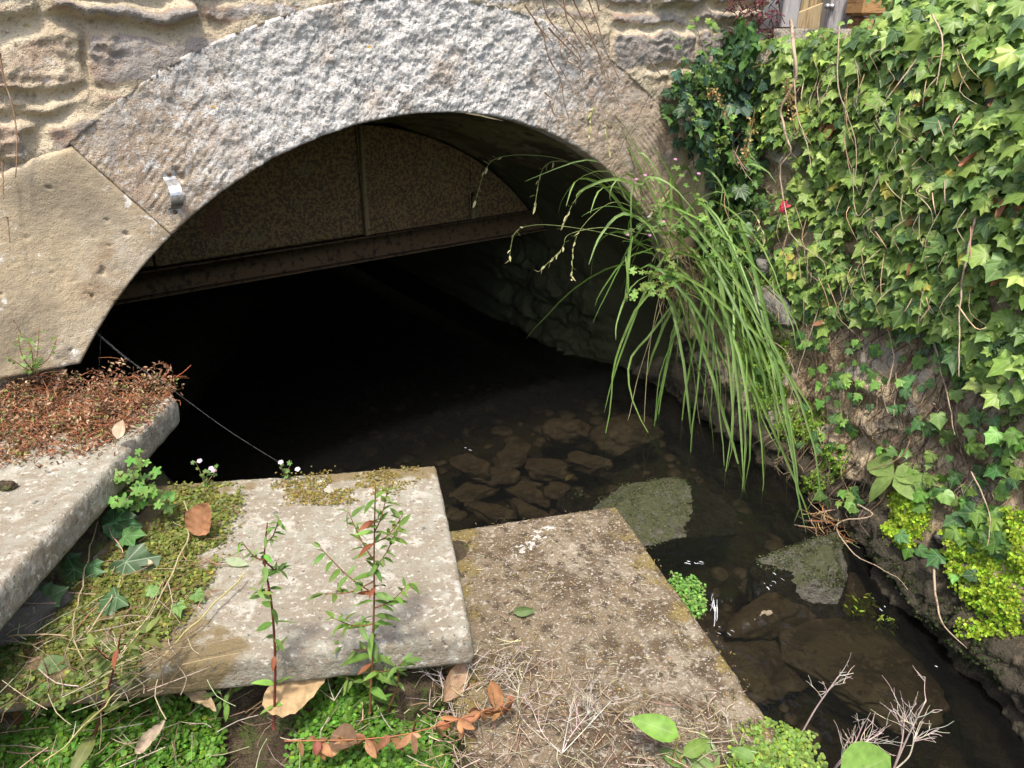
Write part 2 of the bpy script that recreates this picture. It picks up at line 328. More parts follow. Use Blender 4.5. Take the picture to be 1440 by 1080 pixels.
# ================================================================== SETTING AND BRIDGE
CU,CV,RI,RO=1.35,-1.72,1.45,1.81
bridge=thing('stone_arch_bridge','old lichened stone arch bridge over the dark stream','bridge',face(CU,CV,0.))
def polar(a0,a1,r0,r1,res,wfun,name,mat,depth=.16,edge=.012,jb=.02):
    """a dressed stone of the arch ring: polar grid in front, rounded borders running back into the wall"""
    na=max(8,int(abs(a1-a0)*1.63/res)); nr=max(6,int((r1-r0)/res))
    A,RR=np.meshgrid(np.linspace(a0,a1,na),np.linspace(r0,r1,nr),indexing='ij')
    u=CU+RR*np.cos(A); v=CV+RR*np.sin(A); uu,vv=u.ravel(),v.ravel()
    e=np.minimum(np.minimum((A-min(a0,a1))*RR,(max(a0,a1)-A)*RR)+jb,np.minimum(RR-r0+.002,r1-RR+.003)).ravel()
    w,at=wfun(uu,vv); w=w-edge*(1-np.sqrt(np.clip(1-(1-np.clip(e/edge,0,1))**2,0,1)))*.9
    V=face(uu,vv,w); Fq=grid_faces(na,nr)
    idx=np.arange(na*nr).reshape(na,nr); loop=np.concatenate([idx[:,0],idx[-1,1:],idx[-2::-1,-1],idx[0,-2:0:-1]])
    B=face(uu[loop],vv[loop],np.full(len(loop),-depth)); n0=len(V); m=len(loop); k=np.arange(m)
    S_=np.stack([loop,loop[(k+1)%m],n0+(k+1)%m,n0+k],1)
    at={q:np.concatenate([x,x[loop]]) for q,x in at.items()}
    return mesh(name,np.concatenate([V,B]),np.concatenate([Fq,S_]),mat,bridge,True,at)
def ringw(seed,tool=0.,tang=.6):
    def f(u,v):
        q=P3(u,v,.3); ang=np.arctan2(v-CV,u-CU)
        rough=np.exp(-((ang-1.62)/.52)**2)                       # scaly lichen on the crown, dressed faces to the sides
        h=.012*fbm(q,3.5,3,2)+(.004+.011*rough)*fbm(q,22,4,2)+(.0015+.0070*rough)*fbm(q,70,3,3,True)
        s=u*math.cos(tang)+v*math.sin(tang)
        h+=tool*(1-rough)*.0022*ss(.01,.06,np.minimum(np.abs(ang-math.radians(113)),np.abs(ang-math.radians(54))))*np.sin(s*330+3*fbm(q,9,2,5))*ss(-.1,.3,fbm(q,5,2,8))
        pit=ss(.38,.6,fbm(q,11,3,9)); h-=.012*pit
        return .010+h,{'lich':np.clip(.22+.66*rough+.15*fbm(q,4,3,11),0,1)}
    return f
CUTS=[127.4,113,99,84,69,54,41]
for i in range(6):
    g=0.
    polar(math.radians(CUTS[i])-g,math.radians(CUTS[i+1])+g,RI,RO+.008*R(i).uniform(-1,1),.0052,ringw(i+1,1. if i in (0,5) else 0.,-.75 if i<3 else .8),'voussoir',M['ring'])
def springer(side):
    """big smooth block under the ring: its inner edge follows the arch"""
    a0=math.radians(127.4 if side<0 else 41)
    vs=np.linspace(-.905,-.27 if side<0 else -.53,150)
    if side>0: vs=np.linspace(-1.0,-.40,130)
    T=np.linspace(0,1,190 if side<0 else 60); Vv,Tt=np.meshgrid(vs,T,indexing='ij')
    inner=CU+side*np.sqrt(np.maximum(RI**2-(Vv-CV)**2,0))
    # above the radial joint the inner edge follows the joint line
    jl=CU+(Vv-CV)/math.tan(a0)+side*.0015
    inner=np.where(side*(jl-inner)>0,jl,inner)
    top=-.33-.14*np.abs(inner-CU-side*1.05)
    outer=(-.75 if side<0 else 2.93)
    U=inner+(outer-inner)*Tt
    u,v=U.ravel(),Vv.ravel(); q=P3(u,v,2.); 
    lim=np.interp(u,[-.8,-.25,.02,.17,.30,.5],[-.50,-.45,-.37,-.315,-.285,-.2]) if side<0 else np.full_like(u,-.40)
    # squeeze the rows under the sloping upper edge
    v2=np.where(v>lim,lim+.0*(v-lim),v)
    e=np.minimum(np.abs(u-inner.ravel()),np.minimum(lim-v2+.0,v2-vs[0]))
    w=.024+.012*fbm(q,2.5,3,4)+.004*fbm(q,12,4,5)+.0012*fbm(q,80,2,6)-.008*ss(.45,.6,fbm(q,24,2,7))
    ed=.013; w-=ed*(1-np.sqrt(np.clip(1-(1-np.clip(e/ed,0,1))**2,0,1)))
    V=face(u,v2,w); nu,nv=Vv.shape; idx=np.arange(nu*nv).reshape(nu,nv)
    # undercut lower edge and soffit edge running back
    parts=[V]; fs=[grid_faces(nu,nv)]; n=len(V)
    for lp in (idx[:,0],idx[0,:],idx[-1,:]):
        parts.append(face(u[lp],v2[lp],np.full(len(lp),-.3 if lp is idx[:,0] else -.1))); k=np.arange(len(lp)-1); fs.append(np.stack([lp[:-1],lp[1:],n+k+1,n+k],1)); n+=len(lp)
    at=np.concatenate([np.clip(.5+.4*fbm(q,3,3,3),0,1)]); at=np.concatenate([at]+[np.full(len(p),.4) for p in parts[1:]])
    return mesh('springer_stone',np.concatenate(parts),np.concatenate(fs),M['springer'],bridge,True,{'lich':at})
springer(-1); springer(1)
def spandrel():
    res=.0068; us=np.arange(-1.0,3.13,res); vs=np.arange(-.62,.55,res)
    U,Vv=np.meshgrid(us,vs,indexing='ij'); u,v=U.ravel(),Vv.ravel(); q=P3(u,v,5.)
    H,pf,ID=rubble(u+.1*v,v,37,.105,.30,.034,.06)
    big=fbm(q,1.6,3,3)
    rough=.007*fbm(q,9,4,4)+.012*fbm(q,30,4,5,True)+.018*fbm(np.stack([u*4,v*15,0*u],1),1.,4,6)
    tv=v*27+2.4*fbm(q,2.6,4,41)+1.2*fbm(q,12,4,43); saw=tv-np.floor(tv); terr=saw**1.5*ss(1.,.93,saw)*ss(-.25,.2,fbm(q,4,3,45))
    w=-.016+.008*fbm(q,13,4,51)+pf*(.004+.036*H+.8*rough+.018*terr)+.008*big+.004*fbm(q,14,3,8)
    r=np.hypot(u-CU,v-CV)
    n0=.8*ss(.085,.0,r-RO+.03*fbm(q,9,3,63)); w=w*(1-n0)+n0*(.012+.010*fbm(q,16,4,64))
    near=ss(.22,.0,r-RO)*ss(.55,.9,u); w=w*(1-.75*near)+near*(.006+.010*fbm(q,22,4,2)+.008*fbm(q,70,3,3,True)); w=np.where(r<RO-.012,np.minimum(w,-.01),w)
    # the plaster-smooth mortar band above the springer at the left
    keep=(r>RO-.045)
    kv=keep.reshape(U.shape); kf=(kv[:-1,:-1]&kv[1:,:-1]&kv[1:,1:]&kv[:-1,1:]).ravel()
    Fq=grid_faces(*U.shape)[kf]
    lich=np.clip((.34+.3*fbm(q,2.2,3,9))*pf+.55*np.exp(-((u-1.35)/.55)**2),0,1)
    w=np.where(u>3.08,w-.25*ss(3.085,3.13,u+.02*fbm(q,9,3,2)),w)
    used=np.unique(Fq); mp=np.full(len(u),-1); mp[used]=np.arange(len(used))
    mesh('spandrel_wall',face(u,v,w)[used],mp[Fq],M['rubble'],bridge,True,{'lich':lich[used],'stone':(pf*(.35+.4*ID))[used]})
spandrel()
def vault():
    # soffit and side walls of the tunnel, running back from the face
    A=np.linspace(math.radians(-8),math.radians(188),260); W=np.concatenate([np.linspace(-.06,-1.3,110),np.linspace(-1.4,-5,16)])
    AA,WW=np.meshgrid(A,W,indexing='ij'); a,w=AA.ravel(),WW.ravel()
    q=np.stack([a*1.4,w,0*a],1); r=np.interp(-w,[0,.8,5],[RI+.004,1.345,1.33])
    low=ss(math.radians(34),math.radians(22),a)*ss(.3,.55,-w*1.0)                  # coarse rubble low on the right
    st=.02*fbm(q,4,4,3)+.006*fbm(q,22,4,4)-.018*ss(.5,.7,fbm(np.stack([a*1.4,w*2.2,0*a],1),4,4,8))
    Hh,pf,_=rubble(w+.3*a,a*1.4,57,.24,.5,.06,.12)
    r=r+st*(.3+.7*ss(.0,.3,-w))-low*(.05+.05*pf*(.3+Hh)+.09*fbm(q,3.2,5,21)+.03*fbm(q,14,4,22,True))
    sidefix=(a<0)|(a>math.pi)
    u=CU+r*np.cos(a); v=CV+r*np.sin(a)
    # lower walls drop straight to the bed
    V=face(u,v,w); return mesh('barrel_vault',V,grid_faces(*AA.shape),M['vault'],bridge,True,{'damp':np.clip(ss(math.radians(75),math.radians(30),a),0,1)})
vault()
def boxm(mb,c0,ax,ay,az,col=(1,1,1),bev=.0):
    """box from a corner and three edge vectors, edges bevelled"""
    c0,ax,ay,az=[np.asarray(x,float) for x in (c0,ax,ay,az)]
    la,lb,lc=[np.linalg.norm(x) for x in (ax,ay,az)]; b=min(bev,.3*min(la,lb,lc))
    V=[];ids={}
    for i in (0,1):
        for j in (0,1):
            for k in (0,1):
                s=np.array([i,j,k]); P=c0+i*ax+j*ay+k*az
                ins=[(1-2*i)*ax/la*b,(1-2*j)*ay/lb*b,(1-2*k)*az/lc*b]
                for d in range(3):
                    ids[i,j,k,d]=len(V); V.append(P+sum(ins[e] for e in range(3) if e!=d))
    Q=[];T=[]
    for d in range(3):
        e,f=[x for x in range(3) if x!=d]
        for s in (0,1):
            q=[]
            for (x,y) in ((0,0),(1,0),(1,1),(0,1)):
                t=[0,0,0]; t[d]=s; t[e]=x; t[f]=y; q.append(ids[(*t,d)])
            Q.append(q)
    for d in range(3):
        e,f=[x for x in range(3) if x!=d]
        for x in (0,1):
            for y in (0,1):
                t0=[0,0,0]; t0[e]=x; t0[f]=y; t1=list(t0); t1[d]=1
                Q.append([ids[(*t0,e)],ids[(*t1,e)],ids[(*t1,f)],ids[(*t0,f)]])
    for i in (0,1):
        for j in (0,1):
            for k in (0,1): T.append([ids[i,j,k,0],ids[i,j,k,1],ids[i,j,k,2]])
    mb.add(V,T,Q,col)
# abutment below the left springer, tunnel end, deck
def abut():
    us=np.linspace(-1.2,.22,110); vs=np.linspace(-2.1,-.86,120); U,Vv=np.meshgrid(us,vs,indexing='ij')
    inn=CU-np.sqrt(np.maximum(RI**2-(Vv-CV)**2,0))-.02; T=(U+1.2)/1.42; U=-1.2+(inn+1.2)*T; u,v=U.ravel(),Vv.ravel(); q=P3(u,v,9.)
    H,pf,ID=rubble(u,v,77,.2,.5,.02,.02); w=-.05+pf*(.02*H)+.012*fbm(q,8,4,3)
    V=face(u,v,w); idx=np.arange(len(u)).reshape(U.shape)[-1]; B=face(u[idx],v[idx],np.full(len(idx),-.4)); k=np.arange(len(idx)-1)
    S_=np.stack([idx[:-1],idx[1:],len(V)+k+1,len(V)+k],1)
    mesh('abutment',np.concatenate([V,B]),np.concatenate([grid_faces(*U.shape),S_]),M['rubble'],bridge,True,{'lich':np.full(len(V)+len(B),.2),'stone':np.full(len(V)+len(B),.5)})
abut()
mb=MB(); boxm(mb,face(-1.,.30,-.1),TD*4.08,ZZ*.2,NF*4.6,bev=.02); mb.build('deck',M['rubble'],bridge)
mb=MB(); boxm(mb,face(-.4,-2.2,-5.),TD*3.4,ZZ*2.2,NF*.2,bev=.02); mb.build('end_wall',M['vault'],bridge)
# ------------------------------------------------------------------ rusty steel screen inside the arch
WP=-.80
screen=thing('steel_screen','rusty steel plate screen on a beam across the arch','barrier',face(1.4,-.975,WP))
def plate(u0,u1,v0):
    us=np.linspace(u0,u1,60); lim=np.sqrt(np.maximum(1.335**2-(us-CU)**2,0))+CV
    vs=np.linspace(0,1,40); U,T=np.meshgrid(us,vs,indexing='ij'); Vv=v0+np.maximum(lim[:,None]-v0,.002)*T; u,v=U.ravel(),Vv.ravel(); q=P3(u,v,1.)
    w=WP+.01*fbm(q,2.,2,2); V=face(u,v,w); B=face(u,v,w-.008); n=len(V); Fq=grid_faces(*U.shape)
    idx=np.arange(n).reshape(U.shape); lp=np.concatenate([idx[:,0],idx[-1,1:],idx[-2::-1,-1],idx[0,-2:0:-1]]); k=np.arange(len(lp))
    S_=np.stack([lp,np.roll(lp,-1),np.roll(lp,-1)+n,lp+n],1)
    return mesh('plate',np.concatenate([V,B]),np.concatenate([Fq,Fq[:,::-1]+n,S_]),M['rust_plate'],screen)
plate(.545,1.45,-.872); plate(1.475,2.034,-.885); plate(2.036,2.52,-.885); plate(.30,.538,-.868)
for u,b,t in ((1.4625,-.885,-.39),(2.035,-.895,-.74)):
    mb=MB(); boxm(mb,face(u-.014,b,WP+.012),TD*.028,ZZ*(t-b),NF*.02,bev=.003); mb.build('rib',M['rib'],screen)
mb=MB(); boxm(mb,face(.18,-.975,WP+.035),TD*2.5,ZZ*.10,NF*.05,bev=.006); boxm(mb,face(.18,-.985,WP+.05),TD*2.5,ZZ*.012,NF*.10,bev=.003); mb.build('beam',M['rust_beam'],screen)
# ------------------------------------------------------------------ ground, bed, water
S1Z,S2Z,S3Z,WZ=-.97,-1.17,-1.33,-1.74
s1a,s1b=flat([(247,557),(0,822)],S1Z); s1d=unit(s1a-s1b)
s2fr,s2fl,s2br=flat([(664,892),(-55,965),(613,654)],S2Z); s2bl=s2fl+(s2br-s2fr)+(s2fr-s2fl)*.06
s3br,s3bm,s3r=flat([(866,711),(690,737),(1090,1022)],S3Z)
s3left=unit(s3bm-s3br); s3bl=s3br+s3left*.62; s3fr=s3r+unit(s3r-s3br)*.04; s3fl=s3fr+(s3bl-s3br)*1.02
BANK=[(1.1,-3.),(.86,.2),(s3fr[0]-.02,s3fr[1]),(s3br[0]-.06,s3br[1]-.04),(s3bl[0],s3bl[1]-.05),(s2br[0]-.03,s2br[1]-.05),(-.80,s2bl[1]-.12),(s1a[0]+.0,s1a[1]-.06),tuple((face(.02,0.,-.1))[:2]),tuple((face(-3,0.,-.1))[:2]),(-12,3.),(-12,-3.)]
def sdist(p,poly):
    d=np.full(len(p),1e9)
    for i in range(len(poly)):
        a=np.array(poly[i]);b=np.array(poly[(i+1)%len(poly)]); t=np.clip(((p-a)@(b-a))/((b-a)@(b-a)),0,1); d=np.minimum(d,np.linalg.norm(p-a-t[:,None]*(b-a),axis=1))
    return np.where(inpoly(p,poly),d,-d)
WB=np.array([(.60,4.3),(.70,3.95),(.86,3.58),(1.235,2.68),(1.47,1.62),(1.60,.9),(1.72,.0),(2.1,-3.)])    # foot of the ivy wall on the water
def bankz(x,y):
    z=-1.43+.0*x
    z=z+.14*ss(.05,-.25,x)*ss(1.15,1.45,y)
    z=z+.10*ss(-.62,-.85,x)*ss(.9,1.2,y)+.07*ss(-.95,-1.1,x)*ss(1.,1.3,y)
    return z
def ground_h(x,y,fine=True):
    p=np.stack([x,y],1); d=sdist(p,BANK); q=P3(x,y)
    z=bankz(x,y)+(.03*fbm(q,5,4,3)+.012*fbm(q,22,3,4))*1.
    bed=-1.97+.05*fbm(q,3,3,5)+.02*fbm(q,11,3,6)
    left=bed+(z-bed)*ss(-.03,.035,d+.02*fbm(q,9,3,9))
    # right side: behind the ivy wall the garden is level with the wall top
    wx=np.interp(-y,-WB[:,1],WB[:,0]); rt=ss(.16,.36,x-wx)
    return np.where(rt>0,left*(1-rt)+(-.10)*rt,left)
def gridsheet(xs,ys,hf):
    X,Y=np.meshgrid(xs,ys,indexing='ij'); x,y=X.ravel(),Y.ravel(); z=hf(x,y); return np.stack([x,y,z],1),grid_faces(len(xs),len(ys))
xs=np.concatenate([np.linspace(-40,-3,14),np.linspace(-2.8,-1.5,14),np.arange(-1.45,2.6,.016),np.linspace(2.7,40,18)])
ys=np.concatenate([np.linspace(-40,-1,14),np.linspace(-.8,.85,12),np.arange(.88,4.2,.018),np.linspace(4.3,40,30)])
V,Fq=gridsheet(xs,ys,ground_h)
tag(mesh('ground',V,Fq,M['soil']),'brown soil bank and stream bed running under the bridge',None,None,'structure')
def water_h(x,y):
    # little step in the stream at the boulder
    a=np.array([.62,1.93]); b=np.array([1.36,2.26]); n=np.array([-(b-a)[1],(b-a)[0]]); n/=np.linalg.norm(n)
    s=(np.stack([x,y],1)-a)@n; q=P3(x,y)
    near=np.exp(-((s+.05)/.10)**2); return WZ+.03*ss(-.03,.02,s)-.04*ss(.02,-.06,s)+near*.018*fbm(q,24,3,14)+.003*fbm(q,6,3,4)+.0015*fbm(q,18,2,5)*ss(-.8,.2,s)
V,Fq=gridsheet(np.arange(-1.6,2.2,.012),np.concatenate([np.linspace(-3,.8,20),np.arange(.82,4.5,.012),np.linspace(4.6,8.2,30)]),water_h)
tag(mesh('stream_water',V,Fq,M['water']),'clear dark brown stream water running out of the tunnel',None,None,'structure')
# ------------------------------------------------------------------ concrete slabs
def slab(q,z,th,res,mat,name,label,seed,chip=.010,moss=None,white=None):
    """q: four plan corners (fl, fr, br, bl) of the top; rounded chipped arrises, rough sides"""
    fl,fr,br,bl=[np.array(p[:2]) for p in q]; lu=np.linalg.norm(fr-fl); lv=np.linalg.norm(bl-fl); nu=int(lu/res); nv=int(lv/res)
    S_,T_=np.meshgrid(np.linspace(0,1,nu),np.linspace(0,1,nv),indexing='ij'); s,t=S_.ravel(),T_.ravel()
    xy=(fl[None]*(1-s)[:,None]+fr[None]*s[:,None])*(1-t)[:,None]+(bl[None]*(1-s)[:,None]+br[None]*s[:,None])*t[:,None]
    # round corners in plan
    qn=P3(xy[:,0],xy[:,1],seed); e=np.minimum(np.minimum(s,1-s)*lu,np.minimum(t,1-t)*lv)
    cx=np.minimum(s,1-s)*lu; cy=np.minimum(t,1-t)*lv; rc=.014
    k=(cx<rc)&(cy<rc); dd=np.hypot(rc-cx,rc-cy); f=np.where(k&(dd>rc),rc/np.maximum(dd,1e-6),1.)
    cxy=(fl+fr+br+bl)/4
    sx=np.where(k,(rc-cx)*(1-f),0)*np.sign(.5-s); sy=np.where(k,(rc-cy)*(1-f),0)*np.sign(.5-t)
    eu=(fr-fl)/lu; ev=(bl-fl)/lv; xy=xy+sx[:,None]*eu+sy[:,None]*ev
    wob=.0035*fbm(qn,6,3,2); edge=np.clip(1-e/.02,0,1); xy=xy+((xy-cxy)/(np.linalg.norm(xy-cxy,axis=1)[:,None]+1e-6))*(wob*edge)[:,None]
    ch=.6*chip*(1+2.2*ss(.15,.5,fbm(qn,9,3,4))); zt=z+.004*fbm(qn,4,3,5)+.0022*fbm(qn,30,3,6)+.0012*fbm(qn,90,2,7)-ch*(1-np.sqrt(np.clip(1-(1-np.clip(e/ch,0,1))**2,0,1)))
    V=[np.c_[xy,zt]]; Fs=[grid_faces(nu,nv)]; idx=np.arange(nu*nv).reshape(nu,nv); lp=np.concatenate([idx[:,0],idx[-1,1:],idx[-2::-1,-1],idx[0,-2:0:-1]]); m=len(lp); kk=np.arange(m); prev=lp; n=nu*nv
    rows=8; out=(xy[lp]-cxy); out/=np.linalg.norm(out,axis=1)[:,None]
    for r in range(1,rows+1):
        zz=zt[lp]+(z-th-zt[lp])*r/rows; rough=(.0035+.0045*fbm(np.c_[xy[lp],zz],25,3,8))*min(1,r/2)-.007*(r==rows)
        V.append(np.c_[xy[lp]+out*rough[:,None],zz]); cur=n+kk; Fs.append(np.stack([prev,np.roll(prev,-1),np.roll(cur,-1),cur],1)); prev=cur; n+=m
    V=np.concatenate(V); bot=np.array([len(V)]); V=np.concatenate([V,[[cxy[0],cxy[1],z-th]]]); tri=np.stack([prev,np.roll(prev,-1),np.full(m,bot[0])],1)
    pp=proj(V); at={'moss':np.clip(moss(V,pp),0,1) if moss else np.full(len(V),.2),'white':np.clip(white(V,pp),0,1) if white else np.full(len(V),.2)}
    o=mesh(name,V,[tri,np.concatenate(Fs)],mat,None,True,at,loc=(cxy[0],cxy[1],z-th)); return tag(o,label,'paving slab')
s1w=unit(np.array([-s1d[1],s1d[0],0]))*1.0
slab((s1b-s1d*.5+s1w,s1b-s1d*.5,s1a,s1a+s1w+s1d*.06),S1Z,.085,.007,M['slab'],'concrete_slab','grey concrete slab under the red-brown dead plant mat, highest of the three',3,.008)
slab((s2fl,s2fr,s2br,s2bl),S2Z,.082,.006,M['slab'],'concrete_slab','pale concrete slab with moss on its left half and black spotted front edge',5,.010,
     moss=lambda V,pp:.30+.5*ss(700,655,pp[:,1])*ss(300,420,pp[:,0])+.5*ss(420,250,pp[:,0]))
slab((s3fl,s3fr,s3br,s3bl),S3Z,.075,.006,M['slab_moss'],'concrete_slab','brown mossy concrete slab with white lichen spots beside the stream, lowest',8,.014,
     moss=lambda V,pp:.45+.3*ss(700,650,pp[:,0])+.25*ss(-60,0,pp[:,0]-(866+(pp[:,1]-711)*.72)),
     white=lambda V,pp:.34+.46*np.exp(-(((pp[:,0]-745)*.66+(pp[:,1]-765)*.75)/15)**2)*np.exp(-(((pp[:,0]-755)*.75-(pp[:,1]-765)*.66)/85)**2))
# supports under the slabs
def rock(name,label,c,dim,seed,mat,cat='rock',rot=0.,rough=.22,sub=5,flat_top=0.,group=None,moss=None,parent=None,ang=0.,cut=(.62,.9)):
    import bmesh
    bm=bmesh.new(); bmesh.ops.create_icosphere(bm,subdivisions=sub,radius=1); V=np.array([v.co[:] for v in bm.verts]); Fx=np.array([[v.index for v in f.verts] for f in bm.faces]); bm.free()
    rs=R(seed)
    # angular block: clip by random planes
    for k in range(9):
        n=unit(rs.normal(size=3)); dlim=rs.uniform(*cut); d=V@n; V=V-np.maximum(d-dlim,0)[:,None]*n*(.9)
    if flat_top: V[:,2]=np.minimum(V[:,2],flat_top+.15*(V[:,2]-flat_top))
    V=V*(1-.10*np.abs(fbm(V,2.6,3,seed+3))[:,None]+rough*fbm(V,1.3,3,seed)[:,None]+.06*fbm(V,4,4,seed+1)[:,None]+.035*fbm(V,14,3,seed+2,True)[:,None])
    c_,s_=math.cos(rot),math.sin(rot); V=V*np.array(dim)*.5*1.2
    if ang: 
        ca,sa=math.cos(ang),math.sin(ang); V=np.c_[V[:,0]*ca-V[:,2]*sa,V[:,1],V[:,0]*sa+V[:,2]*ca]
    V=np.c_[V[:,0]*c_-V[:,1]*s_,V[:,0]*s_+V[:,1]*c_,V[:,2]]
    nz=V[:,2]/(np.abs(V[:,2]).max()); at={'moss':np.clip(.5+.4*nz if moss is None else np.full(len(V),moss),0,1)}
    o=mesh(name,V+np.array(c),Fx,mat,parent,True,at,loc=c)
    return tag(o,label,cat,group) if label else o
O3=np.array([.975,.22,0.])
WBp=path(np.c_[WB,np.zeros(len(WB))],400)[:,:2]; WL=np.concatenate([[0],np.cumsum(np.linalg.norm(np.diff(WBp,axis=0),axis=1))])
def wallP(s,h,off=0.):
    """point of the garden wall: s metres along its foot from the bridge, h above the water, off metres out into the channel"""
    s,h,off=np.broadcast_arrays(np.asarray(s,float),h,off)
    x=np.interp(s,WL,WBp[:,0]); y=np.interp(s,WL,WBp[:,1]); b=.20*h+.55*np.maximum(h-1.72,0)
    P=np.stack([x,y,WZ+h],-1); return P+(b-off)[...,None]*O3
_gs,_gh=np.meshgrid(np.linspace(0,3.6,500),np.linspace(0,2.1,260),indexing='ij'); _gs,_gh=_gs.ravel(),_gh.ravel(); _gp=proj(wallP(_gs,_gh))
from mathutils.kdtree import KDTree
_kd=KDTree(len(_gp))
for _i,_q in enumerate(_gp): _kd.insert((_q[0],_q[1],0),_i)
_kd.balance()
def wall_d(s,h):
    i=np.clip(np.round(s/.011).astype(int),0,WDN.shape[0]-1); j=np.clip(np.round((h+.35)/.010).astype(int),0,WDN.shape[1]-1); return WDN[i,j]*(h<1.76)
def onwall(p,off=0.):
    p=np.atleast_2d(np.array(p,float)); k=np.array([_kd.find((q[0],q[1],0))[1] for q in p])
    return wallP(_gs[k],_gh[k],wall_d(_gs[k],_gh[k])+off)
# ------------------------------------------------------------------ garden wall
gw=thing('rubble_garden_wall','rough rubble stone wall of the channel under the ivy','wall',wallP(1.4,0.))
def gwall():
    ss_=np.arange(-.0,5.2,.011); hs=np.arange(-.35,1.74,.010); A,B=np.meshgrid(ss_,hs,indexing='ij'); s,h=A.ravel(),B.ravel(); q=P3(s,h,3.)
    H,pf,ID=rubble(s,h,91,.16,.34,.05,.06)
    big=fbm(q,2.2,3,5); lay=fbm(np.stack([s*3.,h*15+s*1.2,0*s],1),1.,4,6)
    d=pf*(.01+.055*H)*(.55+.45*ss(-.2,.3,big))+.03*big+.022*fbm(q,9,4,7)+.010*fbm(q,32,4,8,True)+.016*lay*ss(.9,.2,h)
    d+=ss(.55,.15,h)*(.016*fbm(q,24,4,31,True)+.008*fbm(q,60,3,32)+.02*fbm(np.stack([s*5,h*26,0*s],1),1.,3,33))
    # foot of the wall: worn stepped rock ledges
    led=ss(.30,.05,h+.10*fbm(q,3,2,12)); d+=led*(.03+.025*ss(-.1,.2,fbm(q,5,3,13)))
    P=wallP(s,h,d)
    global WDN; WDN=d.reshape(A.shape)
    wet=np.clip(.90-2.1*(h-.06)+.25*ss(1.2,.4,s),.05,.95)
    mesh('stonework',P,grid_faces(*A.shape),M['wall'],gw,True,{'wet':wet,'stone':np.clip(pf*(.25+.6*ID),0,1)})
    us=np.linspace(0,5.2,80); n=80; V=np.concatenate([wallP(us,1.735,.02),wallP(us,1.735,.02)+O3*.3]); k=np.arange(n-1); mesh('coping',np.concatenate([V+ZZ*.0]),np.stack([k,k+1,n+k+1,n+k],1),M['soil'],gw)
gwall()
def wallrock(p,dim,seed,rot,ang=.0,off=-.01): rock('stone',None,onwall([p],off)[0],dim,seed,M['rock'],rot=rot,ang=ang,parent=gw)
wallrock((1100,436),(.12,.24,.17),201,.3,.25); wallrock((1092,372),(.13,.14,.10),202,.9)
# ------------------------------------------------------------------ rocks and stones of the stream
def wet(p,dz=0.): return flat([p],WZ+dz)[0]
rock('stream_boulder','grey boulder with mossy top standing out of the water by the wall foot',wet((1138,814),-.035),(.42,.27,.27),317,M['mossrock'],rot=.5,ang=.26,sub=6,cut=(.50,.74),rough=.16)
rock('stream_boulder','low dark mossy rock at the back corner of the brown slab',wet((900,735),-.040),(.68,.48,.22),314,M['mossrock'],rot=.25,sub=6,cut=(.58,.85),rough=.16)
rock('stream_boulder','small green rock in the stream behind the brown slab',wet((806,712),-.03),(.11,.10,.09),313,M['mossrock'])
rock('submerged_stone','large flat brown stone under water near the bottom edge',wet((1192,925),-.12),(.36,.52,.12),321,M['wetrock'],rot=.35,flat_top=.35)
rock('submerged_stone','long brown stone under water against the foot of the mossy boulder',wet((1105,858),-.09),(.46,.16,.13),322,M['wetrock'],rot=.5)
rock('submerged_stone','short tilted brown stone under water right of the boulder',wet((1192,842),-.14),(.18,.15,.14),323,M['wetrock'],rot=1.0)
rock('submerged_stone','rounded brown stone half under water below the hanging grass',wet((880,612),-.085),(.30,.26,.15),324,M['wetrock'],rot=.4)
rock('submerged_stone','flat dark brown stone in mid stream nearest the tunnel mouth',wet((800,607),-.06),(.22,.14,.12),325,M['wetrock'])
rock('submerged_stone','dim brown stone under water beside the brown slab edge',wet((1040,925),-.17),(.32,.40,.12),326,M['wetrock'],rot=.8)
rr=R(55)
for i,(x,y,a,b) in enumerate([(665,690,.13,.09),(700,668,.15,.08),(735,690,.14,.09),(770,660,.16,.09),(690,720,.12,.08),(745,720,.13,.09),(720,640,.15,.08),(660,655,.12,.07),(785,690,.12,.08),(830,650,.15,.1)]):
    rock('stream_stone','small flat brown stone in the shallows between the pale slab and the tunnel',wet((x,y),-.135+rr.uniform(-.04,.05)),(a*rr.uniform(1.,2.),b*rr.uniform(1.,1.8),.07),330+i,M['wetrock'],rot=rr.uniform(0,3),sub=4,rough=.45,flat_top=.3,group='small stones in the shallow stream')
# gravel of the bed
def bedstones():
    mb=MB(); rs=R(66); import bmesh
    bm=bmesh.new(); bmesh.ops.create_icosphere(bm,subdivisions=2,radius=1); V0=np.array([v.co[:] for v in bm.verts]); F0=np.array([[v.index for v in f.verts] for f in bm.faces]); bm.free()
    n=900; x=rs.uniform(-.9,2.0,n); y=rs.uniform(.9,4.2,n); p=np.c_[x,y]; k=(sdist(p,BANK)<-.04)&(x<np.interp(-y,-WB[:,1],WB[:,0])+.1)
    for a,b in p[k]:
        s=rs.uniform(.008,.04)*np.array([rs.uniform(.8,1.6),rs.uniform(.8,1.4),.6]); V=V0*(1+.25*fbm(V0,1.4,2,rs.randint(99))[:,None])*s; r=rs.uniform(0,3); V=np.c_[V[:,0]*math.cos(r)-V[:,1]*math.sin(r),V[:,0]*math.sin(r)+V[:,1]*math.cos(r),V[:,2]]
        mb.add(V+np.array([a,b,ground_h(np.array([a]),np.array([b]))[0]+.004]),F0)
    o=mb.build('stream_gravel',M['wetrock']); tag(o,'brown gravel and pebbles on the stream bed under the water',None,None,'stuff')
bedstones()
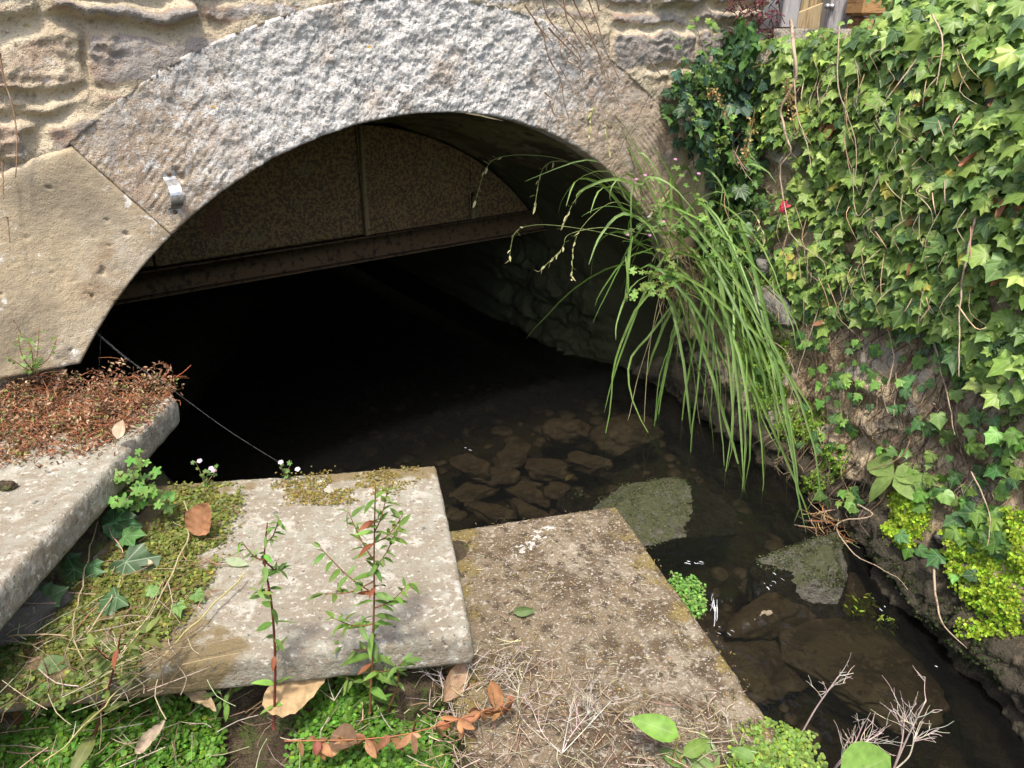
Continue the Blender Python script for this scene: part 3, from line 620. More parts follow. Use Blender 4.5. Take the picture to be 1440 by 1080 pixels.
# support stone under the pale slab
rock('support_stone','rough brown stone holding up the front edge of the pale slab',flat([(572,985)],-1.37)[0],(.13,.10,.10),341,M['soil'])
rock('support_stone','dark stone block under the front of the highest slab',(s1b+unit(s1w)*.22+s1d*.15-ZZ*.2),(.34,.30,.25),342,M['rock'])
# ------------------------------------------------------------------ pipe clamp on the arch
cl=thing('pipe_clamp','grey metal half-round pipe clamp screwed to the arch stone','clamp',onface([(240,272)],.04)[0])
def clamp():
    c=onface([(241,271)],.034)[0]; up=unit(ZZ+TD*.02-NF*0); sd=TD; out=-NF; w=.017
    pts=[]
    for a in np.linspace(-1.45,1.45,18): pts.append(c+up*(math.sin(a)*.038)+out*(.008+math.cos(a)*.055))
    pts=[c-up*.062+out*.004,c-up*.046+out*.004]+pts+[c+up*.046+out*.004,c+up*.062+out*.004]
    pts=np.array(pts); t=unit(np.gradient(pts,axis=0)); nn=np.cross(t,sd); th=.0022
    V=np.stack([pts-sd*w+nn*th,pts+sd*w+nn*th,pts+sd*w-nn*th,pts-sd*w-nn*th],1).reshape(-1,3); n=len(pts); i=np.arange(n-1)[:,None]*4; j=np.arange(4)[None]; Q=np.stack([i+j,i+(j+1)%4,i+(j+1)%4+4,i+j+4],2).reshape(-1,4)
    mb=MB(); mb.add(V,None,np.concatenate([Q,[[0,1,2,3],[4*n-4,4*n-3,4*n-2,4*n-1]]])); mb.build('strap',M['steel'],cl,False)
    for s in (-1,1):
        mb=MB(); p=c+up*.055*s; mb.tube([p,p+out*.009,p+out*.011],[.007,.007,.004],8); mb.build('screw',M['rust_beam'],cl)
clamp()
# ------------------------------------------------------------------ gate behind the wall
def yplane(p,y): r=ray(p); return r*(y/r[:,1])[:,None]
gate=thing('wooden_gate','plank gate with slanting brace between weathered grey posts above the ivy','gate',yplane([(1150,70)],4.1)[0])
def board(p0,p1,wdt,thick,y,name,mat,top=.75,parent=gate):
    """upright board between picture columns p0 and p1 in the plane y, from below the ivy to z=top"""
    a=yplane([(p0,60)],y)[0]; b=yplane([(p1,60)],y)[0]; mb=MB(); z0=-.35
    boxm(mb,[a[0],y,z0],[b[0]-a[0],0,0],[0,thick,0],[0,0,top-z0],bev=.006); return mb.build(name,mat,parent,False)
board(1095,1118,0,.10,4.02,'post',M['greywood']); board(1160,1209,0,.12,3.98,'post',M['greywood'])
for a,b in ((1119.5,1130),(1131,1142),(1143,1154),(1155,1163)): board(a,b,0,.02,4.12,'plank',M['newwood'])
def brace():
    a,b=yplane([(1112,55),(1166,34)],4.085); d=b-a; mb=MB(); boxm(mb,a-ZZ*.005,d,[0,.03,0],[0,0,.115],bev=.004); mb.build('brace',M['newwood'],gate,False)
brace()
for px in (1163,1169.5):
    c=yplane([(px,9)],3.98)[0]; mb=MB(); mb.tube([c,c-[0,.012,0],c-[0,.018,0]],[.012,.012,.006],10); mb.build('bolt',M['steel'],gate)
mb=MB(); a=yplane([(1213,22)],3.8)[0]; boxm(mb,a,[.55,.10,0],[-.03,.14,0],[0,0,.16],bev=.012); boxm(mb,a-[0,.0,.10]+[.02,.01,0],[.55,.10,0],[-.03,.14,0],[0,0,.095],bev=.012)
tag(mb.build('timber_sleeper',M['orangewood'],None,False,loc=a),'orange-brown timber sleepers at the top of the wall right of the gate','timber')
# ------------------------------------------------------------------ ivy on the garden wall
ivy=thing('ivy','dense green ivy spilling over the garden wall','ivy',wallP(1.6,1.7))
DENSE=[(1068,88),(1110,62),(1180,50),(1235,46),(1262,30),(1275,-30),(1560,-90),(1560,560),(1440,560),(1400,520),(1375,480),(1345,455),(1270,445),(1180,452),(1120,425),(1062,395),(1035,330),(1040,215),(1070,130)]
def ivyleaves():
    rs=R(77); mb=MB(); n=84000
    s=rs.uniform(.15,4.2,n); h=rs.uniform(.35,2.08,n); p=proj(wallP(s,h)); k=inpoly(p+rs.normal(0,9,(n,2)),DENSE)
    k|=(p[:,0]>1440)&(s>1.9)&(h>.80+.25*fbm(P3(s,h),2.5,3,61))        # the ivy runs on along the wall past the edge of the picture
    # gaps showing the wall in the left part
    g=fbm(P3(s,h),4.5,3,5); thin=.12+ss(1330,1120,p[:,0])*ss(250,420,p[:,1])*.42+ss(1200,1080,p[:,0])*.25
    k&=g>-.42+.75*thin
    s,h,p=s[k],h[k],p[k]; m=len(s); keep=rs.uniform(0,1,m)<np.clip(.11+.06*ss(1150,1350,p[:,0]),0,1)*1.9
    s,h,p=s[keep],h[keep],p[keep]; m=len(s)
    thick=.03+.11*ss(.6,1.5,h)*(.6+.5*ss(.8,2.,s))+.05*fbm(P3(s,h),3,2,8)
    dep=rs.beta(1.6,1.0,m); thick=thick+wall_d(s,h)*.8; P=wallP(s,h,np.maximum(thick,.02)*dep+.015)
    sz=(.026+.013*ss(.8,2.1,s)+.008*ss(.8,1.7,h))*np.exp(rs.normal(0,.34,m)); sz=np.clip(sz,.013,.075)
    Nn=-O3*.75+np.array([0,-.35,.0])+ZZ*.62+rs.normal(0,.34,(m,3)); Tt=-ZZ*1.-O3*.35+rs.normal(0,.42,(m,3))
    base=np.array([(.165,.275,.05),(.23,.345,.07),(.115,.21,.05),(.065,.13,.045),(.32,.42,.10)]); c=base[rs.choice(5,m,p=[.33,.26,.21,.09,.11])]*np.exp(rs.normal(0,.18,(m,1)))
    yel=rs.uniform(0,1,m)<.012; c[yel]=(.42,.38,.07)
    for i in range(8):
        q=(np.arange(m)%8)==i; mb.leaves(IVY[i],P[q],Nn[q],Tt[q],sz[q],c[q])
    mb.build('foliage',M['leaf'],ivy)
    # dead brown leaves caught inside
    mb=MB(); q=rs.choice(m,130); Pd=wallP(s[q],h[q],thick[q]*.9); mb.leaves(DEAD,Pd,-O3+rs.normal(0,.6,(130,3)),-ZZ+rs.normal(0,.5,(130,3)),rs.uniform(.03,.07,130),jcol((.26,.13,.06),130,rs,.3)); mb.build('dead_leaves',M['dead'],ivy)
    # small leaves creeping down over the bare stone
    mb=MB()
    for (cx,cy,n_,r) in ((1240,560,9,26),(1205,600,8,22),(1345,690,9,30),(1262,640,6,22),(1390,760,16,40),(1230,530,10,24),(1280,480,14,40),(1150,470,10,30),(1400,600,10,34),(1120,470,6,22),(1330,590,8,40),(1195,690,6,22),(1230,700,6,20),(1310,760,5,20),(1420,680,10,40),(1350,500,12,40),(1175,520,6,30),(1190,560,9,40),(1290,540,10,40),(1370,520,12,40),(1160,620,6,30),(1300,640,8,40),(1220,480,14,50),(1310,700,8,30),(1395,700,14,40),(1430,620,18,40),(1425,760,10,26),(1145,440,10,30),(1080,520,7,20),(1100,430,8,24)):
        pp=np.array([cx,cy])+rs.normal(0,r*.55,(n_,2)); P=onwall(pp,.03)+rs.normal(0,.01,(n_,3)); z=rs.uniform(.022,.042,n_)*(1+.3*(cx>1300))
        for a in range(n_): mb.leaves(IVY[rs.randint(8)],P[a],-O3+ZZ*.5+[0,-.4,0]+rs.normal(0,.3,3),-ZZ+rs.normal(0,.5,3),z[a],jcol(((.13,.26,.05),(.17,.31,.06),(.07,.16,.05))[rs.randint(3)],1,rs,.2))
    mb.build('creeping_leaves',M['leaf'],ivy)
    # stems
    def stem(pts,r0,r1,off,mat,nm='stem'):
        o=np.broadcast_to(np.asarray(off,float),(len(pts),)); P=path(onwall(pts,o),26); P=P+.006*np.stack([fbm(P,14,2,i) for i in (1,2,3)],1); b=MB(); b.tube(P,np.linspace(r0*.85,r1*.45,26),7); b.build(nm,M[mat],ivy)
    stem([(1182,30),(1196,75),(1188,112),(1167,150),(1167,172),(1180,196),(1178,214),(1163,236),(1160,300),(1170,330),(1194,366)],.0085,.004,[.2,.21,.21,.2,.19,.19,.18,.18,.17,.15,.10],'bark')
    stem([(1192,80),(1186,150),(1197,200),(1200,235)],.004,.002,[.2,.19,.17,.16],'bark')
    stem([(1320,430),(1340,500),(1375,610)],.0055,.003,[.03,.05,.04],'bark')
    stem([(1278,30),(1276,120),(1282,200),(1280,260)],.003,.002,[.25,.24,.22,.2],'bark'); stem([(1330,240),(1290,300),(1284,232)],.003,.002,.22,'bark')
    stem([(1245,90),(1215,120),(1219,150)],.003,.002,.2,'bark'); stem([(1398,80),(1375,130),(1360,150)],.0035,.0015,.28,'bark'); stem([(1412,20),(1430,60),(1428,120)],.004,.003,.27,'bark')
    stem([(1270,440),(1272,500),(1265,560),(1290,580),(1282,520)],.004,.002,.05,'bark'); stem([(1340,565),(1310,600),(1290,640),(1250,660)],.006,.003,.04,'dryvine')
    stem([(1440,300),(1420,400),(1440,520)],.005,.003,.15,'bark'); stem([(1100,770-300),(1120,490),(1150,540)],.003,.0015,.05,'bark'); stem([(1170,420),(1150,500),(1125,580),(1110,620)],.003,.001,.05,'bark')
    stem([(1240,705),(1260,720),(1230,730),(1255,770),(1300,800),(1330,820)],.004,.002,.05,'bark'); stem([(1350,790),(1385,860),(1420,900)],.005,.002,.05,'bark'); stem([(1400,660),(1430,720),(1440,760)],.003,.002,.08,'bark')
    mb=MB()
    for i in range(620):                       # rootlets and dry runners over the bare stone
        a=np.array([rs.uniform(1110,1440),rs.uniform(430,700)]); 
        if a[1]>430+(a[0]-1110)*.15+330: continue
        d=np.array([rs.normal(-12,14),rs.uniform(15,60)]); pts=[a,a+d*.5+rs.normal(0,6,2),a+d+rs.normal(0,8,2)]
        P=path(onwall(pts,[.006,.02,.006]),7); mb.tube(P,np.linspace(.0018,.0009,7)*rs.uniform(.6,1.3),4,jcol((.30,.22,.15) if rs.rand()<.6 else (.12,.08,.05),1,rs,.2)[0])
    for i in range(150):
        a=np.array([rs.uniform(1050,1440),rs.uniform(60,430)]); d=np.array([rs.normal(0,12),rs.uniform(15,60)]); P=path(onwall([a,a+d*.5+rs.normal(0,6,2),a+d],[.17,.18,.16]),7); mb.tube(P,np.linspace(.002,.001,7)*rs.uniform(.5,1.3),4,jcol((.40,.31,.2),1,rs,.2)[0])
    mb.build('rootlets',M['straw'],ivy)
ivyleaves()
def mosscushion(label,poly,seed,col,n,off,sz=(.007,.012),name='moss_cushion',cat='moss',surf='wall',bump=.025):
    rs=R(seed); pl=np.array(poly,float); lo,hi=pl.min(0),pl.max(0); p=rs.uniform(lo,hi,(n*4,2)); jit=rs.normal(0,1,(n*4,2))*np.maximum(4,(hi-lo)*.06); k=inpoly(p+jit,poly)
    p=p[k][:n]; n=len(p)
    if surf=='wall':
        # nearest wall sample plus jitter
        lowres=onwall(p,0.); out=-O3+ZZ*.35
    else: lowres=surf(p); out=ZZ+np.array([0,-.15,0])
    b=fbm(lowres,26,3,seed); P=lowres+unit(out)*(off+bump*(b+.35*fbm(lowres,60,2,seed+1))+rs.uniform(-.008,.004,n))[:,None]
    k=b>-.75; P=P[k]; n=len(P)
    mb=MB(); mb.leaves(DISC,P,unit(out)+rs.normal(0,.45,(n,3)),rs.normal(0,1,(n,3)),rs.uniform(sz[0],sz[1],n),jcol(col,n,rs,.28,.1))
    o=mb.build(name,M['weed'],None,loc=P.mean(0)); return o,P
YG=(.36,.51,.05)
def cush(label,poly,seed,col,n,off=.008,**k): o,P=mosscushion(label,poly,seed,col,n,off,**k); tag(o,label,'moss'); return o
cush('tall green moss patch on the wall just right of the hanging grass',[(1058,430),(1092,440),(1120,500),(1116,560),(1090,585),(1070,540),(1050,480)],401,(.23,.37,.055),4600,off=.03)
cush('round green moss tuft on the wall right of the grass tips',[(1112,572),(1150,566),(1170,590),(1165,620),(1130,622),(1112,600)],402,(.22,.36,.05),2200)
cush('small loose green moss tuft low on the wall below the bare stone',[(1178,630),(1200,622),(1205,660),(1170,690),(1150,685),(1170,660)],403,(.21,.35,.05),1500)
cush('bright yellow-green moss cushion low on the wall beside trailing ivy leaves',[(1268,692),(1310,695),(1322,730),(1300,770),(1275,740)],404,YG,3400)
cush('largest yellow-green moss cushion at the right edge near the water',[(1345,730),(1400,715),(1450,720),(1460,890),(1400,890),(1395,820),(1360,790)],405,YG,8000,sz=(.007,.011),bump=.035)
0 and cush('dark green moss tuft inside the arch beside the grass',[(842,480),(868,470),(880,520),(862,540),(846,520)],406,(.05,.11,.03),400,surf=lambda p:onface(p,-.25),off=0.)
# ================================================================== VEGETATION AND LITTER
def bez(p0,p1,p2,p3,n=9):
    t=np.linspace(0,1,n)[:,None]; return (1-t)**3*p0+3*(1-t)**2*t*p1+3*(1-t)*t*t*p2+t**3*p3
# ------------------------------------------------------------------ hanging grass
def rootpt(p): return (onwall([p],.04)[0] if p[0]>985 else onface([p],.05)[0])
def grass():
    rs=R(91); g=thing('grass_clump','long green grass clump hanging from the corner of arch and wall','grass',rootpt((975,330)))
    mb=MB(); OUT=unit(np.array([-.45,-.9,0]))
    def blade(r,t,w,fwd,lift,col,n=10):
        p0=rootpt(r); yt=p0[1]-fwd
        if t[0]>960: yt=min(yt,onwall([t])[0][1]-rs.uniform(.10,.30))
        p3=yplane([t],yt)[0]; Ln=np.linalg.norm(p3-p0)
        p1=p0+OUT*.10*lift+ZZ*.16*lift+(p3-p0)*.25*np.array([1,1,0]); p2=p3+ZZ*rs.uniform(.12,.42)*Ln-(p3-p0)*rs.uniform(-.25,.3)*np.array([1,1,.0])
        P=bez(p0,p1,p2,p3,n); P=P+.020*np.stack([fbm(P,5,2,i+3) for i in (1,2,3)],1)*np.linspace(0,1,n)[:,None]
        tt=np.linspace(0,1,n); wd=w*(np.clip(tt*5+.35,0,1))*(1-tt**3.2)**.8+.0008
        a=rs.uniform(0,6.28); side=unit(np.cross(p3-p0,OUT)+.9*rs.normal(0,.6,3))
        mb.ribbon(P,wd,side,col,.35)
    greens=[np.array(c_) for c_ in ((.18,.32,.07),(.24,.38,.10),(.14,.26,.065),(.27,.42,.14))]
    # main fall to the lower right
    for i in range(44):
        r=(rs.uniform(900,1050),rs.uniform(270,440)); q=rs.beta(1.5,1.2)
        t=(905+228*rs.uniform(0,1)**.55+rs.normal(0,14),0); u_=np.clip((t[0]-905)/228,0,1); t=(t[0],np.clip(505+ (130+170*u_)*rs.uniform(-.1,1.0)+0*q,430,750))
        blade(r,t,rs.uniform(.007,.016),rs.uniform(.08,.4),rs.uniform(.5,1.4),greens[rs.randint(4)]*np.exp(rs.normal(0,.15)))
    for t in ((850,580),(1108,705),(1072,690),(1070,715),(915,640),(925,610),(1098,640),(1110,660),(1040,560),(1015,600),(990,575)):
        blade((rs.uniform(940,1030),rs.uniform(330,420)),t,rs.uniform(.009,.014),.3,1.,greens[rs.randint(4)])
    # shorter arching blades above
    for i in range(48):
        r=(rs.uniform(880,1050),rs.uniform(235,400)); a=rs.uniform(-1.,1.); t=(r[0]+rs.normal(-25,60),r[1]+rs.uniform(-30,120))
        blade(r,t,rs.uniform(.006,.013),rs.uniform(.05,.25),rs.uniform(.6,1.6),greens[rs.randint(4)]*np.exp(rs.normal(0,.15)))
    # upright ones
    for r,t in (((940,300),(880,190)),((960,300),(915,205)),((1000,300),(1010,190)),((1020,320),(1045,235)),((930,310),(845,150)),((985,250),(985,110)),((1000,330),(955,185)),((905,320),(870,215))):
        p0=rootpt(r); p3=yplane([t],p0[1]-.12)[0]; P=bez(p0,p0+ZZ*.1+OUT*.05,p0*.3+p3*.7+ZZ*.05,p3,9); mb.ribbon(P,.012*(1-np.linspace(0,1,9)**2)+.001,TD+.3*rs.normal(size=3),greens[rs.randint(4)],.35)
    # blades reaching out over the arch
    for pts,w in (([(880,300),(850,262),(812,252),(796,290)],.012),([(930,330),(880,300),(845,330),(828,372)],.013),([(900,300),(878,268),(845,265),(830,300)],.011),([(905,345),(870,325),(838,345),(830,400)],.010),([(880,280),(858,240),(820,225),(738,255)],.007),([(960,390),(905,420),(878,470),(862,520),(858,575),(842,655)],.012),([(945,430),(915,470),(885,510),(892,570),(930,640)],.010),([(965,440),(930,520),(920,600),(905,665)],.006),([(930,380),(890,400),(868,450),(866,478)],.011)):
        P=path([yplane([q],3.35-.30*k/len(pts))[0] for k,q in enumerate(pts)],12); mb.ribbon(P,w*(1-np.linspace(0,1,12)**2.5)+.001,rs.normal(0,.4,3)+[.4,.2,.6],greens[rs.randint(4)],.35)
    mb.build('blades',M['grass'],g)
    # flowering stalks with drooping spikes
    mb=MB(); tan=(.40,.38,.19)
    st=[[(940,345),(870,270),(800,228),(745,218),(700,222),(682,240),(669,282)],[(925,350),(860,330),(790,318),(748,317),(724,328),(716,365)],[(900,290),(850,250),(800,228),(765,235),(752,290)],[(910,330),(850,320),(800,330),(790,350),(758,382)],[(905,300),(860,285),(812,330),(804,392)],[(955,300),(900,215),(858,172),(852,180),(856,215)],[(930,280),(880,180),(838,150),(828,190)],[(880,275),(835,262),(810,280),(790,320)],[(985,330),(1040,300),(1060,300),(1075,335)],[(1000,380),(1040,440),(1080,500),(1100,600),(1106,690)],[(990,400),(1020,500),(1050,590),(1085,660),(1125,700)],[(960,400),(975,520),(985,600),(1000,640)],[(940,400),(900,520),(880,600),(848,660),(848,690)],[(930,400),(912,500),(905,620),(908,668)]]
    for k,pts in enumerate(st):
        P=path([yplane([q],3.38-.32*i/len(pts))[0] for i,q in enumerate(pts)],26); mb.tube(P,np.linspace(.0022,.0009,26),4,(.22,.27,.10) if k<8 else (.36,.33,.18))
        a=16 if k<9 else 23; sb=MB()
        for i in range(a,26):
            d=unit(P[min(i+1,25)]-P[i-1]); s_=-1 if i%2 else 1
            sb.leaves(LANCE,P[i],rs.normal(0,1,(1,3)),d+s_*.25*unit(np.cross(d,[0,1,0]))-ZZ*.3,rs.uniform(.022,.034),tan)
        sb.build('seed_spike',M['straw'],g)
    mb.build('stalks',M['straw'],g)
    # dry straw thatch at the root of the clump
    mb=MB()
    for i in range(150):
        a=np.array([rs.uniform(925,1040),rs.uniform(340,420)]); d=np.array([rs.normal(10,25),rs.uniform(10,80)]); P0=rootpt(a); P1=yplane([a+d],P0[1]-rs.uniform(.0,.12))[0]; P=bez(P0,P0+OUT*rs.uniform(.02,.1)+.02*rs.normal(size=3),P1+ZZ*.05,P1,7); mb.tube(P,.0013,3,jcol((.42,.34,.19),1,rs,.2)[0],False)
    mb.build('dry_thatch',M['straw'],g)
grass()
# ------------------------------------------------------------------ generic weeds
def sprig(name,label,root,tips,tpl,n,size,col,mat,stemcol,rs,cat='plant',flowers=0,fcol=(.6,.3,.5),rad=.0016,spread=.8,group=None,stemmat='straw',upn=.9):
    """stems from one root to several tips, leaves all along them"""
    g=thing(name,label,cat,root,group); sm=MB(); lf=MB()
    for tip in tips:
        tip=np.asarray(tip,float); Ln=np.linalg.norm(tip-root); mid=(root+tip)/2+rs.normal(0,.10,3)*Ln; P=path([root,mid,tip],12); sm.tube(P,np.linspace(rad,rad*.45,12),5,stemcol)
        for k in range(n):
            t=(k+.8)/n; i=min(11,int(t*11)); b=P[i]; ax=unit(P[min(11,i+1)]-P[i-1]); d=unit(rs.normal(0,1,3)*[1,1,.5]+ax*.5)
            z=size*rs.uniform(.6,1.2); pt=b+d*z*spread*rs.uniform(.2,1.)
            if spread>.3: sm.tube([b,(b+pt)/2+ZZ*.15*z,pt],rad*.4,3,stemcol,False)
            lf.leaves(tpl,pt,unit(ZZ*upn+np.array([0,-.5,0])+rs.normal(0,.35,3)),d,z,jcol(col,1,rs,.2))
        for k in range(flowers):
            c=tip+rs.normal(0,.012,3)
            fl=MB()
            for a in range(5): fl.leaves(DISC,c,ZZ-[0,.5,0],[math.cos(a*1.256),math.sin(a*1.256),.2],.008,fcol)
            fl.build('flower',M['petal'],g)
    sm.build('stem',M[stemmat],g); lf.build('leaves',M[mat],g); return g
rw=R(17)
def yq(p,y): return yplane([p],y)[0]
LG=(.17,.29,.06)
for (lab,rt,tips,tpl,n,sz,col,fl,y) in (
  ('light green feathery weed standing against the bridge face, tallest by the top edge',(985,150),[(975,20),(1000,30),(955,50),(990,70),(1010,85)],LOBED,7,.032,LG,0,3.40),
  ('leafy light green weed beside the red stemmed creeper below the top edge',(1000,230),[(985,100),(965,130),(1012,140),(1030,160)],LOBED,7,.030,LG,0,3.38),
  ('herb with pink flower buds in the middle of the grass clump top',(965,330),[(920,245),(945,225),(982,250),(930,310)],LOBED,7,.028,(.15,.27,.06),1,3.28),
  ('pale leaved weed low at the left edge of the hanging grass',(950,390),[(890,380),(905,405),(880,420),(930,350)],LOBED,7,.030,LG,0,3.20),
  ('weed with cut leaves between grass root and ivy',(1010,380),[(990,300),(1030,310),(1045,350),(1000,345)],LOBED,8,.032,LG,0,3.18),
  ('weed with tiny purple flowers over the right springer stone',(930,300),[(900,250),(915,325),(880,330)],LOBE3,7,.022,(.13,.24,.06),1,3.3)):
    sprig('weed',lab,yq(rt,y+.04),[yq(t_,y-.12+rw.uniform(-.04,.04)) for t_ in tips],tpl,n*2,sz,col,'weed',(.22,.20,.08),rw,flowers=fl)
# dark ivy and shrubs on the bridge corner
def patch(name,label,cat,poly,n,size,cols,surf,tpls,mat,seed,out,dep=.08):
    rs=R(seed); pl=np.array(poly,float); lo,hi=pl.min(0),pl.max(0); p=rs.uniform(lo,hi,(n*4,2)); k=inpoly(p+rs.normal(0,6,(n*4,2)),poly); p=p[k][:n]; m=len(p); P=surf(p)+unit(np.array(out))*rs.uniform(.01,dep,m)[:,None]
    g=thing(name,label,cat,P.mean(0)); mb=MB(); c=np.array(cols)[rs.randint(len(cols),size=m)]*np.exp(rs.normal(0,.18,(m,1)))
    for i in range(len(tpls)):
        q=np.arange(m)%len(tpls)==i; mq=int(q.sum())
        if mq: mb.leaves(tpls[i],P[q],unit(np.array(out)+ZZ*.5)+rs.normal(0,.35,(mq,3)),-ZZ+rs.normal(0,.5,(mq,3)),size*np.exp(rs.normal(0,.28,mq)),c[q])
    mb.build('leaves',M[mat],g)
    for i in range(max(6,m//30)):
        sm=MB(); a=P[rs.randint(m)]; b=a+rs.normal(0,.05,3)-ZZ*.06; sm.tube(path([a,(a+b)/2+rs.normal(0,.012,3),b],6),.0018,4,jcol((.2,.14,.09),1,rs)[0]); sm.build('stem',M['straw'],g)
    return g
FO=-NF
patch('ivy','dark bluish ivy on the bridge corner between pale weeds','ivy',[(940,90),(985,60),(1080,110),(1085,215),(1060,330),(1010,310),(985,225),(945,205),(930,170)],620,.040,[(.035,.085,.035),(.05,.11,.04),(.04,.09,.06),(.09,.18,.045)],lambda p:onface(p,.03),IVY,'darkivy',511,FO,.17)
patch('ivy','mixed ivy filling the corner of wall and bridge behind the grass','ivy',[(1000,200),(1090,200),(1075,420),(1040,420),(1010,340)],420,.042,[(.09,.18,.045),(.12,.23,.05),(.05,.11,.04)],lambda p:onwall(p,.02),IVY,'leaf',512,-O3-[0,.4,0],.12)
patch('shrub','small green leaved shrub at the foot of the gate post','shrub',[(1062,45),(1112,30),(1130,60),(1120,100),(1065,100)],190,.040,[(.06,.14,.04),(.10,.21,.05),(.045,.10,.045)],lambda p:onwall(p,.12),[OVATE],'weed',513,-O3+[0,-.5,.3],.14)
def redcreeper():
    rs=R(514); g=thing('creeper','red stemmed leafless creeper on the bridge face left of the gate post','creeper',onface([(1060,30)],.03)[0]); mb=MB(); lf=MB()
    for i in range(110):
        a=np.array([rs.uniform(1030,1098),rs.uniform(-10,75)]); d=np.array([rs.normal(0,14),rs.uniform(-28,28)]); P=path(onface([a,a+d*.5+rs.normal(0,5,2),a+d],[.05,.09,.05]),7); mb.tube(P,.0019,4,jcol((.17,.045,.06) if rs.rand()<.75 else (.25,.20,.15),1,rs,.3)[0])
        if i%2: lf.leaves(OVATE,P[3],FO+rs.normal(0,.5,3),-ZZ+rs.normal(0,.6,3),rs.uniform(.012,.022),jcol((.20,.05,.07) if rs.rand()<.6 else (.05,.08,.05),1,rs,.3))
    mb.build('stems',M['straw'],g); lf.build('leaves',M['weed'],g)
redcreeper()
def deadvines():
    rs=R(515); g=thing('dead_vine','bare dead vine stems clinging to the right of the arch crown','vine',onface([(820,60)],.03)[0])
    L_=[[(755,-5),(770,25),(800,55),(812,80),(822,110)],[(775,-5),(800,20),(835,60),(850,100),(872,150)],[(770,40),(790,60),(806,75),(815,90)],[(810,-5),(825,40),(838,70),(850,105)],[(826,-5),(842,40),(850,70),(870,112)],[(800,50),(788,62),(795,80),(818,100)],[(750,30),(765,45),(772,80),(786,110),(793,140),(796,165)],[(790,-5),(800,35),(822,70)],[(735,5),(750,30),(775,60)],[(785,95),(798,118),(806,133)],[(765,128),(778,140)],[(770,155),(765,170)],[(772,140),(780,160),(795,166)],[(912,85),(925,105),(935,118)],[(835,-5),(842,14),(855,8)]]
    for pts in L_:
        P=path(onface([np.array(q)+rs.normal(0,2,2) for q in pts],.045),14); P=P+.003*np.stack([fbm(P,30,2,i) for i in (1,2,3)],1); b=MB(); b.tube(P,np.linspace(.0038,.0015,14)*rs.uniform(.6,1.1),5); b.build('stem',M['dryvine'],g)
    h=thing('dead_vine','thin dead vine runners at the left edge of the bridge face','vine',onface([(20,200)],.03)[0])
    for pts in ([(0,75),(5,110),(18,150),(24,200),(22,250)],[(3,225),(5,280)],[(10,305),(14,340)],[(18,450),(30,470)]):
        P=path(onface(pts,.05),12); b=MB(); b.tube(P,np.linspace(.0026,.0013,12),5); b.build('stem',M['dryvine'],h)
deadvines()
# seed spikes of dead flowers near the corner
def spike(label,pts,y):
    rs=R(int(pts[0][0])); g=thing('seed_head',label,'dead plant',yq(pts[0],y)); P=path([yq(q,y) for q in pts],16); sm=MB(); sm.tube(P,.0016,4,(.30,.22,.12)); sm.build('stem',M['straw'],g); lf=MB()
    for i in range(4,16):
        for k in range(7): lf.leaves(DISC,P[i]+rs.normal(0,.010,3),rs.normal(0,1,3),rs.normal(0,1,3),rs.uniform(.007,.012),jcol((.34,.24,.10),1,rs,.25))
    lf.build('husks',M['dead'],g)
spike('brown seed head standing by the ivy below the gate post',[(1118,190),(1112,150),(1106,115)],3.15)
spike('brown seed head beside dark ivy left of the first one',[(1030,190),(1012,140),(998,128)],3.3)
spike('brown seed head hanging over grey stones below the dark ivy',[(1062,150),(1055,190),(1046,225)],3.15)
# pink flower and red leaves in the ivy
def pink():
    c=onwall([(1152,288)],.15)[0]; g=thing('flower','small pink-red flower beside the long bare ivy stem','flower',c); rs=R(5); mb=MB()
    for a in range(9): mb.leaves(OVATE,c,unit(-O3+[0,-.5,.3])+rs.normal(0,.3,3),[math.cos(a*.7),math.sin(a*.7)*.5,math.sin(a*.7)],.028,jcol((.62,.07,.13),1,rs,.2))
    mb.build('petals',M['petal'],g); mb=MB(); mb.tube(path([c,c-ZZ*.04+O3*.05,c-ZZ*.10+O3*.1],6),.0015,4,(.2,.25,.08)); mb.build('stem',M['straw'],g)
pink()
# broad pale leaves of a young plant low on the wall
def wallplant():
    c=onwall([(1285,665)],.05)[0]; g=thing('young_plant','pale green plant with long pointed leaves low on the wall','plant',c); mb=MB()
    for t_,z in (((1252,625),.11),((1320,675),.10),((1300,640),.09),((1268,680),.07),((1310,650),.06)):
        e=onwall([t_],.10)[0]; mb.leaves(LANCEW,c,unit(-O3+ZZ*.9),e-c,np.linalg.norm(e-c)*1.1+.02,(.26,.38,.11))
    mb.build('leaves',M['weed'],g)
wallplant()
